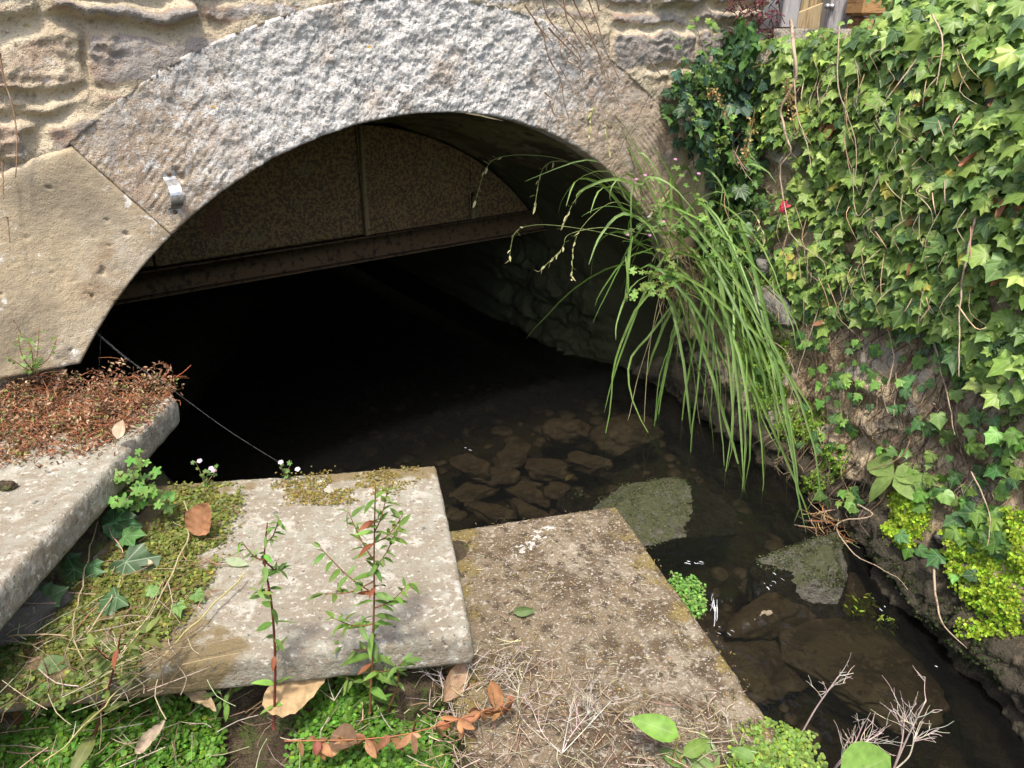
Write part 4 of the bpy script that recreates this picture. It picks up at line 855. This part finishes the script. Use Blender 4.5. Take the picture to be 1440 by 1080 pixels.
# ------------------------------------------------------------------ mats on slabs and ground
def onground(p,z0=-1.35):
    r=ray(p); P=r*(z0/r[:,2])[:,None]
    for i in range(4): z=ground_h(P[:,0],P[:,1]); P=r*(z/r[:,2])[:,None]
    return P
def onmoss(p):
    P=flat(p,S2Z); z=ground_h(P[:,0],P[:,1]); P[:,2]=np.maximum(S2Z,z)+.002; return P
def redmat():
    rs=R(61); mb=MB(); n=26000; p=rs.uniform([-20,470],[262,670],(n,2)); poly=[(-20,480),(12,505),(60,545),(100,548),(165,545),(235,533),(250,548),(205,590),(160,620),(120,640),(70,655),(30,650),(-20,668)]
    k=inpoly(p+rs.normal(0,7,(n,2)),poly); P=flat(p[k],S1Z); m=len(P); f=fbm(P,14,3,4); dens=ss(680,560,p[k][:,1]); kk=rs.uniform(0,1,m)<dens*(.5+1.2*ss(-.3,.3,f)); P=P[kk]; p=p[k][kk]; m=len(P)
    hgt=(.008+.040*ss(640,545,p[:,1])*ss(-.35,.3,f[kk]))*(1+f[kk]); P=P+ZZ*(rs.uniform(0,1,m)*hgt)[:,None]
    c=np.array([(.29,.155,.09),(.22,.115,.07),(.38,.25,.16),(.16,.095,.065),(.46,.36,.23),(.20,.24,.07)])[rs.choice(6,m,p=[.28,.2,.2,.12,.1,.1])]*np.exp(rs.normal(0,.2,(m,1)))
    mb.leaves(DEAD,P,ZZ+rs.normal(0,.7,(m,3)),rs.normal(0,1,(m,3))*[1,1,.4],rs.uniform(.006,.014,m),c)
    for i in range(900):
        j=rs.randint(m); a=P[j]; d=rs.normal(0,.03,3)*[1,1,.35]+ZZ*.008; mb.tube(path([a,a+d*.5+rs.normal(0,.006,3),a+d],5),.0009,3,jcol((.33,.13,.06),1,rs,.3)[0],False)
    # hanging over the edge by the corner
    tag(mb.build('dead_plant_mat',M['dead']),'red-brown dead creeping plant mat covering the back of the highest slab',None,None,'stuff')
redmat()
def cover(name,label,poly,n,col,sz,seed,surf,bump,kind='stuff',clip=-.4,tpl=DISC,mat='weed',stems=0):
    rs=R(seed); pl=np.array(poly,float); lo,hi=pl.min(0),pl.max(0); p=rs.uniform(lo,hi,(n*3,2)); k=inpoly(p+rs.normal(0,7,(n*3,2)),poly); p=p[k][:n]; P=surf(p); f=fbm(P,11,3,seed); kk=f>clip; P=P[kk]; f=f[kk]; m=len(P)
    P=P+ZZ*(np.maximum(0,bump*(f+.4))*rs.uniform(.35,1.,m))[:,None]
    cc=jcol(col,m,rs,.25,.1); y=rs.uniform(0,1,m)<.06; cc[y]*=np.array([1.7,1.35,.9])
    mb=MB(); mb.leaves(tpl,P,ZZ+rs.normal(0,.38,(m,3))-[0,.15,0],rs.normal(0,1,(m,3)),rs.uniform(sz[0],sz[1],m),cc)
    for i in range(stems):
        a=P[rs.randint(m)]; d=rs.normal(0,.03,3)*[1,1,.2]; mb.tube([a,a+d*.5+ZZ*.004,a+d],.0006,3,(.3,.2,.1),False)
    return tag(mb.build(name,M[mat]),label,None,None,kind)
BT=(.115,.25,.035)
cover('ground_cover','small round leaved green ground cover in front of the pale slab',[(-20,1030),(30,1000),(80,985),(180,978),(285,985),(310,1010),(320,1230),(-120,1230)],9500,BT,(.008,.013),71,lambda p:onground(p)+ZZ*.01,.05,clip=-.55)
cover('ground_cover','round leaved green ground cover beside the support stone',[(425,1010),(470,950),(560,950),(590,985),(640,1060),(640,1230),(390,1230)],7500,BT,(.008,.012),72,lambda p:onground(p)+ZZ*.01,.045,clip=-.5)
cover('ground_cover','low yellow-green moss and clover spread over the left of the pale slab',[(60,925),(90,850),(150,790),(230,735),(245,690),(320,680),(345,700),(310,760),(300,800),(270,850),(235,895),(170,930),(120,940)],9000,(.17,.20,.045),(.005,.010),73,onmoss,.020,clip=-.35,stems=250)
cover('ground_cover','pale green moss at the corner of the brown slab near the bottom edge',[(1040,1040),(1085,1015),(1130,1030),(1160,1100),(1020,1100)],1800,(.19,.30,.06),(.006,.010),74,lambda p:flat(p,S3Z-.005),.035)
o,P=mosscushion('',[(942,812),(962,806),(985,828),(992,862),(978,866),(958,842)],75,(.17,.33,.07),900,.0,surf=lambda p:flat(p,S3Z-.03),sz=(.006,.009),bump=.03); tag(o,'bright green moss cushion on the stream edge of the brown slab','moss')
cover('slab_moss','thin ochre moss along the back edge of the pale slab',[(380,680),(440,668),(540,658),(600,656),(560,690),(470,710),(400,712)],2600,(.22,.18,.05),(.004,.007),76,lambda p:flat(p,S2Z),.008,clip=-.1)
cover('slab_moss','ochre and brown moss flecks on the brown slab',[(642,745),(690,738),(866,712),(905,770),(1000,890),(1080,1010),(900,1040),(680,960)],3800,(.19,.145,.055),(.004,.008),77,lambda p:flat(p,S3Z),.006,clip=.02,tpl=LANCE,mat='dead')
# straw, needles and litter
def litter(name,label,poly,n,ln,cols,seed,surf,rad=.0011,lift=.012):
    rs=R(seed); pl=np.array(poly,float); lo,hi=pl.min(0),pl.max(0); p=rs.uniform(lo,hi,(n*4,2)); k=inpoly(p+rs.normal(0,9,(n*4,2)),poly); P=surf(p[k][:n]); mb=MB()
    for a in P:
        l=rs.uniform(*ln); th=rs.uniform(0,6.28); d=np.array([math.cos(th),math.sin(th),rs.normal(0,.12)])*l; z=ZZ*rs.uniform(.001,lift); b=rs.normal(0,.08,3)*l
        mb.tube(path([a+z,a+z+d*.5+b*[1,1,.3],a+z+d],5),rad*rs.uniform(.5,1.3),3,jcol(cols[rs.randint(len(cols))],1,rs,.2)[0],False)
    return tag(mb.build(name,M['straw']),label,None,None,'stuff')
ST=[(.40,.33,.23),(.30,.23,.15),(.20,.14,.09),(.46,.39,.29)]
litter('straw_litter','dry straw and twig litter over the front of the brown slab',[(600,930),(700,900),(860,980),(1010,1000),(1060,1040),(1000,1100),(600,1100)],620,(.015,.07),ST,81,lambda p:flat(p,S3Z),lift=.025)
litter('straw_litter','short brown needles scattered on the brown slab',[(650,760),(870,720),(1060,1000),(700,960)],420,(.006,.025),[(.36,.30,.20),(.2,.14,.08),(.45,.4,.3)],82,lambda p:flat(p,S3Z),rad=.0008,lift=.004)
litter('straw_litter','dry stalks lying on the ground in front of the pale slab',[(0,960),(300,985),(420,985),(640,960),(640,1100),(0,1100)],130,(.03,.11),ST,83,lambda p:onground(p)+ZZ*.02,lift=.05)
litter('straw_litter','thin dry stalks lying on the mossy left of the pale slab',[(60,930),(150,790),(320,690),(350,720),(250,900)],130,(.02,.09),[(.42,.33,.2),(.25,.15,.09)],84,lambda p:flat(p,S2Z),lift=.02)
litter('straw_litter','twig debris caught on the wall foot behind the mossy boulder',[(1130,725),(1185,720),(1205,760),(1175,770),(1140,750)],110,(.03,.10),[(.40,.30,.18),(.3,.14,.06),(.15,.10,.06)],85,lambda p:flat(p,WZ+.02),rad=.0015,lift=.05)
# ------------------------------------------------------------------ single dead leaves
def deadleaf(label,p,z,dirpx,size,col,n=(0,0,1),tpl=DEAD,mat='dead',lift=.012,cat='leaf',name='dead_leaf',w=1.):
    c=flat([p],z)[0]; e=flat([np.array(p)+dirpx],z)[0]; tv,tf,ve=tpl; tv=tv*np.array([w,1,1]); mb=MB(); T=unit(e-c); mb.leaves((tv,tf,ve),c+ZZ*lift,np.array(n,float)+[0,0,.0],T,size,col); mb.tube([c+ZZ*lift,c+ZZ*(lift*.6)-T*size*.25],.0014,4,np.array(col)*.7)
    return tag(mb.build(name,M[mat],None,True,loc=c),label,cat)
deadleaf('curled orange-brown dead leaf on moss at the back left of the pale slab',(272,762),S2Z,(28,-30),.085,(.30,.15,.075),(.2,-.8,.6),tpl=bigleaf(.36,-.3,.7,2),lift=.025,w=1.15)
deadleaf('large tan dead leaf below the reddish willowherb stem',(372,1008),-1.33,(84,-26),.14,(.40,.28,.15),(.1,-.6,.8),tpl=bigleaf(.27,-.10,.30,1),lift=.045,w=1.05)
deadleaf('folded green leaf lying alone on the brown slab',(722,866),S3Z,(40,-4),.055,(.13,.20,.07),(.0,-.8,.6),tpl=lance_tpl(.22,6,-.1,.7,.05),mat='weed',name='fallen_leaf')
deadleaf('long narrow tan dead leaf beside the green ground cover under the slab edge',(258,985),-1.34,(50,42),.13,(.47,.36,.22),(.1,-.3,1),tpl=bigleaf(.12,-.3,.8,3),lift=.05)
deadleaf('pale tan dead leaf standing upright in the left ground cover',(95,1015),-1.36,(-14,-45),.07,(.45,.34,.2),(.2,-1,.3),tpl=lance_tpl(.16,6,.1,.5),lift=.03)
deadleaf('rusty dead leaf at the left end of the pale slab front',(60,1000),-1.34,(-25,30),.06,(.26,.13,.06),(.0,-.5,.9),lift=.04,w=1.4)
deadleaf('greyish curled dead leaf tip at the bottom edge among straw',(200,1085),-1.38,(22,-40),.08,(.45,.36,.26),(.4,-.8,.5),tpl=bigleaf(.16,-.1,.8,4),lift=.05)
deadleaf('dark brown crumpled leaf at the bottom edge below the tan one',(470,1055),-1.38,(35,20),.07,(.16,.10,.06),(.0,-.4,.9),lift=.05,w=1.6)
deadleaf('brown dead leaf in the debris by the right corner of the pale slab',(655,965),-1.36,(-12,40),.09,(.36,.24,.15),(.3,-.8,.4),lift=.07,w=1.2)
deadleaf('small brown dead leaf next to the orange dead stem tip',(690,985),-1.34,(14,40),.06,(.30,.15,.07),(.2,-.9,.3),lift=.06)
deadleaf('pale leaf floating on the stream beyond the brown slab',(795,678),WZ,(20,-5),.04,(.40,.33,.13),(0,0,1),lift=.006,w=1.5)
deadleaf('small tan dead leaf on the red-brown mat',(168,632),S1Z,(18,-14),.045,(.50,.38,.27),(.1,-.6,.8),lift=.03,w=1.5)
deadleaf('pale dry leaf on the moss below the curled orange leaf',(198,800),S2Z,(28,8),.045,(.55,.47,.34),(.1,-.3,1),lift=.015)
deadleaf('green fallen leaf on the mossy end of the pale slab front',(55,948),S2Z,(32,-10),.06,(.14,.22,.08),(.1,-.4,1),tpl=OVATE,mat='weed',name='fallen_leaf')
deadleaf('light green fallen leaf in the middle of the pale slab',(318,793),S2Z,(34,6),.06,(.33,.40,.24),(.1,-.5,1),tpl=lance_tpl(.2,6,-.1,.3),mat='weed',name='fallen_leaf')
# dark clod of earth on the highest slab
rock('earth_clod','small dark brown clod at the left edge of the highest slab',flat([(8,684)],S1Z+.008)[0],(.035,.025,.022),351,M['soil'],'clod',sub=4,rough=.5)
# ------------------------------------------------------------------ tall willowherbs in the foreground
def herb(label,base,pts,z,leafpairs,size,rs,stemc,col,branches=(),ydrift=-.05):
    b=flat([base],z)[0]; g=thing('willowherb',label,'plant',b); P=path([b]+[yq(q,b[1]+ydrift*(i+1)/len(pts)) for i,q in enumerate(pts)],30); sm=MB(); lf=MB(); sm.tube(P,np.linspace(.0034,.0012,30),6,stemc)
    Ln=np.linalg.norm(P[-1]-P[0])
    for k in range(leafpairs):
        t=.12+.86*k/leafpairs; i=int(t*29); a0=rs.uniform(0,6.28)
        for s_ in (0,1):
            a=a0+s_*math.pi; d=np.array([math.cos(a),math.sin(a)*.8,rs.uniform(-.35,.55)]); z_=size*rs.uniform(.55,1.15)*(1-.45*t); c=jcol(col,1,rs,.22)[0]
            if rs.rand()<.10: c=np.array([.30,.10,.05])
            lf.leaves(LANCE,P[i],ZZ+rs.normal(0,.3,3),d,z_,c)
    for q0,q1 in branches:
        i=int(np.argmin(np.abs(proj(P)[:,1]-q0))); B=P[i]; e=yq(q1,B[1]+rs.uniform(-.06,.05)); m=path([B,(B+e)/2+ZZ*-.012,e],9); sm.tube(m,np.linspace(.0016,.0007,9),4,stemc)
        for k in range(2,9):
            for s_ in (0,1): lf.leaves(LANCE,m[k],ZZ+rs.normal(0,.4,3),unit(m[k]-m[k-1])*.6+rs.normal(0,.6,3),size*rs.uniform(.25,.55),jcol(col,1,rs,.2))
    sm.build('stem',M['straw'],g); lf.build('leaves',M['weed'],g); return g,P
hs=R(23); HC=(.15,.26,.055)
herb('tallest branching green willowherb in front of the pale slab',(520,1003),[(523,930),(526,850),(526,780),(528,680)],-1.36,19,.068,hs,(.20,.10,.05),HC,[(915,(478,905)),(880,(470,870)),(860,(575,820)),(840,(450,770)),(800,(560,740)),(790,(490,720)),(770,(566,725)),(940,(570,930)),(950,(480,950)),(820,(455,835)),(745,(545,690))])
herb('slim willowherb with dark red stem left of the tallest one',(385,1025),[(387,930),(382,850),(372,790),(376,735)],-1.36,11,.050,hs,(.16,.045,.035),HC,[(790,(340,762)),(785,(398,800)),(830,(362,830)),(760,(392,730))])
herb('leaning red stemmed willowherb over the left ground cover',(118,1085),[(140,1010),(160,940),(170,890)],-1.40,6,.085,hs,(.17,.055,.045),(.15,.19,.05),[(930,(130,905)),(905,(205,890))])
herb('young willowherb sprig beside the support stone',(545,1000),[(560,960),(556,935)],-1.36,4,.05,hs,(.2,.1,.05),HC)
# ------------------------------------------------------------------ toadflax by the highest slab, sprigs and the trailing ivy
sprig('toadflax','lobed leaf toadflax with lilac flowers under the edge of the highest slab',flat([(185,712)],S2Z-.01)[0],[onp for onp in (yq((205,632),1.62),yq((165,665),1.58),yq((228,690),1.62),yq((190,655),1.6),yq((215,665),1.6),yq((160,700),1.55),yq((235,705),1.6),yq((180,690),1.55),yq((200,700),1.58))],LOBED,10,.03,(.16,.31,.07),'weed',(.25,.16,.08),R(31),flowers=0,fcol=(.62,.5,.68))
sprig('toadflax','little toadflax sprig with one flower at the back left corner of the pale slab',flat([(288,683)],S2Z)[0],[yq((275,650),1.83),yq((305,660),1.83),yq((290,665),1.82)],LOBED,4,.014,(.13,.25,.07),'weed',(.3,.2,.1),R(32),flowers=1,fcol=(.65,.55,.65))
sprig('toadflax','single toadflax sprig on the back edge of the pale slab',flat([(400,668)],S2Z)[0],[yq((410,648),1.86),yq((395,652),1.86)],LOBED,4,.013,(.14,.27,.07),'weed',(.25,.2,.1),R(33),flowers=1,fcol=(.72,.66,.7))
sprig('weed','tangle of green shoots growing where the dead mat meets the arch foot',onface([(45,520)],.05)[0],[onface([(55,460)],.1)[0],onface([(25,470)],.1)[0],onface([(80,475)],.12)[0],onface([(10,500)],.12)[0],onface([(40,480)],.12)[0]],LOBED,9,.016,(.16,.26,.07),'weed',(.3,.14,.07),R(34))
def trailing():
    b=flat([(150,740)],S2Z)[0]; g=thing('ivy','trailing dark green ivy with pale veins out from under the highest slab','ivy',b); lf=MB(); rs=R(35)
    for (p,tip,z) in (((165,735),(200,765),.075),((178,790),(200,835),.115),((175,755),(215,760),.06),((160,735),(185,725),.07),((128,795),(130,810),.045),((165,840),(150,855),.06),((85,790),(110,800),.06),((105,800),(80,820),.06),((60,845),(85,840),.06),((210,830),(225,835),.03),((250,850),(255,862),.03),((275,835),(285,845),.028)):
        c=flat([p],S2Z+.03)[0]; e=flat([tip],S2Z+.015)[0]; lf.leaves(IVY[rs.randint(8)],c,ZZ*.8+[0,-.6,0]+rs.normal(0,.2,3),e-c,z,jcol((.065,.14,.05),1,rs,.25)[0] if z>.04 else (.13,.24,.06))
    lf.build('leaves',M['darkivy'],g); sm=MB()
    for pts in ([(150,720),(135,770),(128,800),(112,870),(108,905),(125,945)],[(262,720),(268,765),(240,830),(210,890),(205,900),(165,950)],[(345,820),(300,870),(250,920),(180,980),(120,1040),(70,1090)],[(130,905),(175,830)],[(150,745),(178,790)],[(20,909),(100,907)]):
        P=path([q+ZZ*.03 for q in flat(pts,S2Z+.0)],30); P=P+.010*np.stack([fbm(P,16,3,i) for i in (1,2,3)],1)*[1,1,.6]; sm.tube(P,np.linspace(.0022,.0013,30),5,jcol((.40,.30,.19),1,rs,.12)[0])
    sm.build('stem',M['straw'],g)
trailing()
# ------------------------------------------------------------------ dry twigs and stems
def twig(name,label,base,tips,cat,col,rad,rs,mat='straw',fork=5,flen=.035,leaves=None):
    rad=rad*.62
    g=thing(name,label,cat,base); mb=MB(); lf=MB()
    def grow(a,d,l,r,dep):
        e=a+d*l; m=(a+e)/2+rs.normal(0,.05,3)*l; P=path([a,m,e],6); mb.tube(P,np.linspace(r,r*.4,6),5,jcol(col,1,rs,.12)[0])
        if dep>0:
            for k in range(rs.randint(2,4)): grow(P[rs.randint(2,6)],unit(d+rs.normal(0,.55,3)),l*rs.uniform(.45,.8),r*.65,dep-1)
    for tip in tips:
        d=tip-base; l=np.linalg.norm(d); P=path([base,base+d*.5+rs.normal(0,.06,3)*l,tip],12); mb.tube(P,np.linspace(rad,rad*.6,12),6,jcol(col,1,rs,.1)[0])
        for k in range(fork): grow(P[rs.randint(6,12)],unit(unit(d)+rs.normal(0,.5,3)),flen*rs.uniform(.6,1.3),rad*.5,1)
        if leaves is not None:
            for k in range(leaves[1]): lf.leaves(leaves[0],P[rs.randint(1,12)],rs.normal(0,1,3),-ZZ*.9+rs.normal(0,.5,3),leaves[2]*rs.uniform(.6,1.3),jcol(leaves[3],1,rs,.25))
    mb.build('branches',M[mat],g); lf.build('leaves',M['dead'],g); return g
PT=(.50,.43,.37); tw=R(41)
y0=1.22
twig('dead_twig','pale forked dead twig over the water right of the brown slab end',yq((1120,1045),y0),[yq((1180,950),y0)],'twig',PT,.0036,tw,fork=8,flen=.04)
twig('dead_twig','bushy pale dead twig nearest the bottom edge over the water',yq((1170,1085),y0-.03),[yq((1215,1015),y0-.03),yq((1240,1030),y0),yq((1200,1050),y0-.05)],'twig',PT,.0032,tw,fork=8,flen=.045)
twig('dead_twig','tall upright pale dead twig beside the big green leaf tip',yq((1255,1085),y0-.02),[yq((1302,985),y0-.02),yq((1272,1010),y0),yq((1285,1040),y0)],'twig',PT,.0036,tw,fork=8,flen=.05)
twig('dead_twig','tangle of thin white dead twigs by the right corner of the pale slab',flat([(640,1010)],-1.36)[0],[yq((615,940),1.27),yq((660,935),1.27),yq((630,960),1.25),yq((700,950),1.28)],'twig',(.55,.50,.45),.0018,tw,fork=7,flen=.06)
twig('dead_twig','fan of thin white dead twigs lying on the brown slab front',flat([(790,1060)],S3Z+.01)[0],[flat([(860,985)],S3Z+.04)[0],flat([(830,1000)],S3Z+.05)[0],flat([(800,1010)],S3Z+.05)[0],flat([(750,1000)],S3Z+.04)[0],flat([(730,960)],S3Z+.03)[0]],'twig',(.58,.53,.47),.0016,tw,fork=7,flen=.055)
twig('dead_twig','bent pale twigs between the two willowherbs against the slab front',flat([(470,985)],-1.33)[0],[yq((460,918),1.32),yq((495,930),1.3),yq((440,960),1.3)],'twig',(.55,.48,.40),.0015,tw,fork=3,flen=.05)
twig('withered_plant','orange-brown dead stem with withered leaves lying in front of the slabs',flat([(400,1042)],-1.33)[0],[flat([(722,985)],-1.25)[0]],'dead plant',(.33,.16,.07),.0026,R(43),fork=4,flen=.03,leaves=(DEAD,46,.030,(.27,.14,.07)))
# ------------------------------------------------------------------ leafy plants at the very front
def front(label,base,z,leaves,col,y):
    b=flat([base],z)[0]; g=thing('leafy_plant',label,'plant',b); lf=MB(); sm=MB()
    for (p,tip,w,n) in leaves:
        a=yq(p,y); e=yq(tip,y+.02); l=np.linalg.norm(e-a); lf.leaves((OVATE[0]*[w,1,1],OVATE[1],OVATE[2]),a,n,e-a,l,jcol(col,1,hs,.1)); sm.tube(path([b,(a+b)/2+ZZ*.01,a],6),.0022,5,(.25,.22,.08))
    sm.build('stem',M['straw'],g); lf.build('leaves',M['weed'],g)
front('green leafy plant at the bottom edge with one broad leaf over straw',(940,1100),-1.38,[((955,1035),(890,1008),.75,(.2,-.6,.8)),((960,1062),(1000,1040),.7,(0,-.6,.8)),((965,1075),(930,1050),.9,(0,-.5,.9)),((1000,1090),(1005,1040),.8,(.2,-.7,.6)),((1060,1070),(1030,1050),.9,(.1,-.5,.9)),((1005,1080),(960,1085),.9,(.1,-.5,.9))],(.16,.28,.06),1.06)
front('big pale green leaf tip poking up at the bottom edge below the twigs',(1240,1110),-1.4,[((1180,1095),(1280,1062),1.,(.1,-.6,.8))],(.22,.36,.09),1.05)
front('bright green leaf pair at the left edge in front of the slabs',(-10,1000),-1.38,[((-12,985),(34,986),.6,(.1,-.6,.8)),((-5,975),(12,955),.6,(.1,-.6,.8))],(.26,.38,.06),1.25)
# water weed in the pool
cover('water_weed','yellow-green weed trailing under the water right of the boulder',[(1190,855),(1215,838),(1230,848),(1225,862),(1200,868)],160,(.22,.30,.03),(.014,.026),91,lambda p:flat(p,WZ-.05),.02,tpl=LANCE)
cover('water_weed','second strand of yellow-green weed drifting downstream in the pool',[(1228,868),(1262,880),(1268,888),(1240,880)],60,(.20,.27,.04),(.014,.026),92,lambda p:flat(p,WZ-.05),.02,tpl=LANCE)
# spider threads across the dark opening
def web():
    a=onface([(130,462)],-.02)[0]; g=thing('spider_thread','fine spider threads from the arch foot over the dead mat','cobweb',a)
    e=flat([(232,540)],S1Z+.05)[0]; f=flat([(402,656)],S2Z+.02)[0]
    for p,q,r in ((a,e,.00025),(onface([(136,470)],-.02)[0],e,.0002),(e,f,.00025),(onface([(142,465)],-.05)[0],onface([(135,545)],.0)[0],.0003)):
        mb=MB(); mid=(p+q)/2-ZZ*.012; mb.tube(path([p,mid,q],10),r,3); mb.build('thread',M['web'],g)
web()
# painted sky glints and broken water at the little step in the stream
def glint_flecks():
    rs=R(95); mb=MB()
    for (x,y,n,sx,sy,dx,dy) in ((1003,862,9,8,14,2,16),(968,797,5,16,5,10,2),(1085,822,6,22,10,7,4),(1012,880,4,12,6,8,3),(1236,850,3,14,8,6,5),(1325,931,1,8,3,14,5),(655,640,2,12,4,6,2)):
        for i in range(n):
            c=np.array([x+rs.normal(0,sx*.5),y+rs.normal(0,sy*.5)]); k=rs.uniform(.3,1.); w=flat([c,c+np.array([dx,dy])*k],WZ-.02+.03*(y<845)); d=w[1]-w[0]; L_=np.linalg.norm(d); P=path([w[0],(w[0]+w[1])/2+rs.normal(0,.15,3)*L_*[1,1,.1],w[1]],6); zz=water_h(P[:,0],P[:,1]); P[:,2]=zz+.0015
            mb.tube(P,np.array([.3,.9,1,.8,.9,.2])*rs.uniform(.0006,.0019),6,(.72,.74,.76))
    tag(mb.build('stream_glint_flecks',M['glint_flecks']),'white painted glint flecks and broken water round the mossy boulder',None,None,'stuff')
M['glint_flecks']=layered('water_glint_flecks',(.5,.53,.56),(),(),.25,.6)
glint_flecks()
# moss grown over the boulder tops and the wall foot
def rockmoss(px,zr,n,seed,col,host,sz=(.0028,.006)):
    rs=R(seed); o=host; V=np.array([q.co[:] for q in o.data.vertices])+np.array(o.location); Nn=np.array([q.normal[:] for q in o.data.vertices]); f=fbm(V,9,3,seed); k=np.where((Nn[:,2]>.25)&(V[:,2]>zr)&(f>.02))[0]; i=k[rs.randint(len(k),size=n)]; P=V[i]+rs.normal(0,.004,(n,3))+Nn[i]*(.002+.006*np.maximum(0,fbm(V[i],30,2,2)))[:,None]
    mb=MB(); mb.leaves(DISC,P,Nn[i]+rs.normal(0,.5,(n,3)),rs.normal(0,1,(n,3)),rs.uniform(*sz,n),jcol(col,n,rs,.35,.12)); mb.build('moss',M['weed'],o)
for o in [q for q in C.objects if q.name.startswith('stream_boulder')]:
    big=o.dimensions.x>.2; rockmoss(None,WZ+.012,3600 if big else 700,int(o.dimensions.x*999),(.085,.095,.045),o)
o,P=mosscushion('',[(1150,705),(1200,735),(1290,800),(1440,905),(1450,960),(1300,860),(1210,785),(1150,725)],97,(.055,.075,.025),2600,.002,sz=(.006,.010),bump=.014); o.name='wall_moss'; tag(o,'dark green moss on the wet ledges at the wall foot',None,None,'stuff')
# growth that hides the left end of the pale slab
cover('ground_cover','mixed moss and small leaves burying the left end of the pale slab',[(-30,905),(60,885),(130,915),(200,935),(190,960),(90,985),(-30,1000)],2600,(.12,.17,.04),(.006,.012),98,lambda p:flat(p,S2Z)-ZZ*.004,.03,clip=-.2,stems=200)
for k,(lab,b,tips) in enumerate((('low leafy weed at the left edge growing over the slab corner',(20,985),[(-5,930),(35,915),(60,935)]),('thin leafy weed against the slab front beside the leaning red stem',(230,985),[(205,935),(250,925),(262,950)]),('leafy weed under the front edge between moss and tan leaf',(320,990),[(300,955),(335,945)]))):
    rt=flat([b],-1.34)[0]; sprig('weed',lab,rt,[yq(t_,rt[1]-.02) for t_ in tips],LANCE,9,.032,(.16,.26,.06),'weed',(.28,.2,.1),R(120+k),spread=.3)
litter('straw_litter','long dry grass stalks tangled over the left end of the pale slab',[(0,900),(120,850),(260,880),(300,960),(150,1010),(0,1000)],110,(.04,.14),ST,99,lambda p:flat(p,S2Z)+ZZ*.005,lift=.05)
# ------------------------------------------------------------------ light
W=bpy.data.worlds.new('World'); S.world=W; W.use_nodes=True; t=W.node_tree; t.nodes.clear()
SUN=unit(np.array([-.04,-.62,1.42])); el=math.asin(SUN[2]); az=math.atan2(SUN[0],SUN[1])
sk=N(t,'ShaderNodeTexSky',sky_type='NISHITA'); sk.sun_disc=False; sk.sun_elevation=el; sk.sun_rotation=az; sk.air_density=.8; sk.dust_density=4.; sk.ozone_density=.4
bg=N(t,'ShaderNodeBackground'); bg.inputs[1].default_value=.15; L(t,sk.outputs[0],bg.inputs[0]); o=N(t,'ShaderNodeOutputWorld'); L(t,bg.outputs[0],o.inputs[0])
ld=bpy.data.lights.new('sun','SUN'); ld.energy=2.2; ld.angle=math.radians(5.); ld.color=(1,.94,.84); lo=bpy.data.objects.new('sun',ld); C.objects.link(lo)
lo.rotation_euler=Vector(tuple(SUN)).to_track_quat('Z','Y').to_euler()
S.view_settings.view_transform='Standard'; S.view_settings.look='None'; S.view_settings.exposure=1.12; S.view_settings.gamma=1
S.cycles.max_bounces=8; S.cycles.transparent_max_bounces=12; S.cycles.caustics_reflective=False; S.cycles.caustics_refractive=False
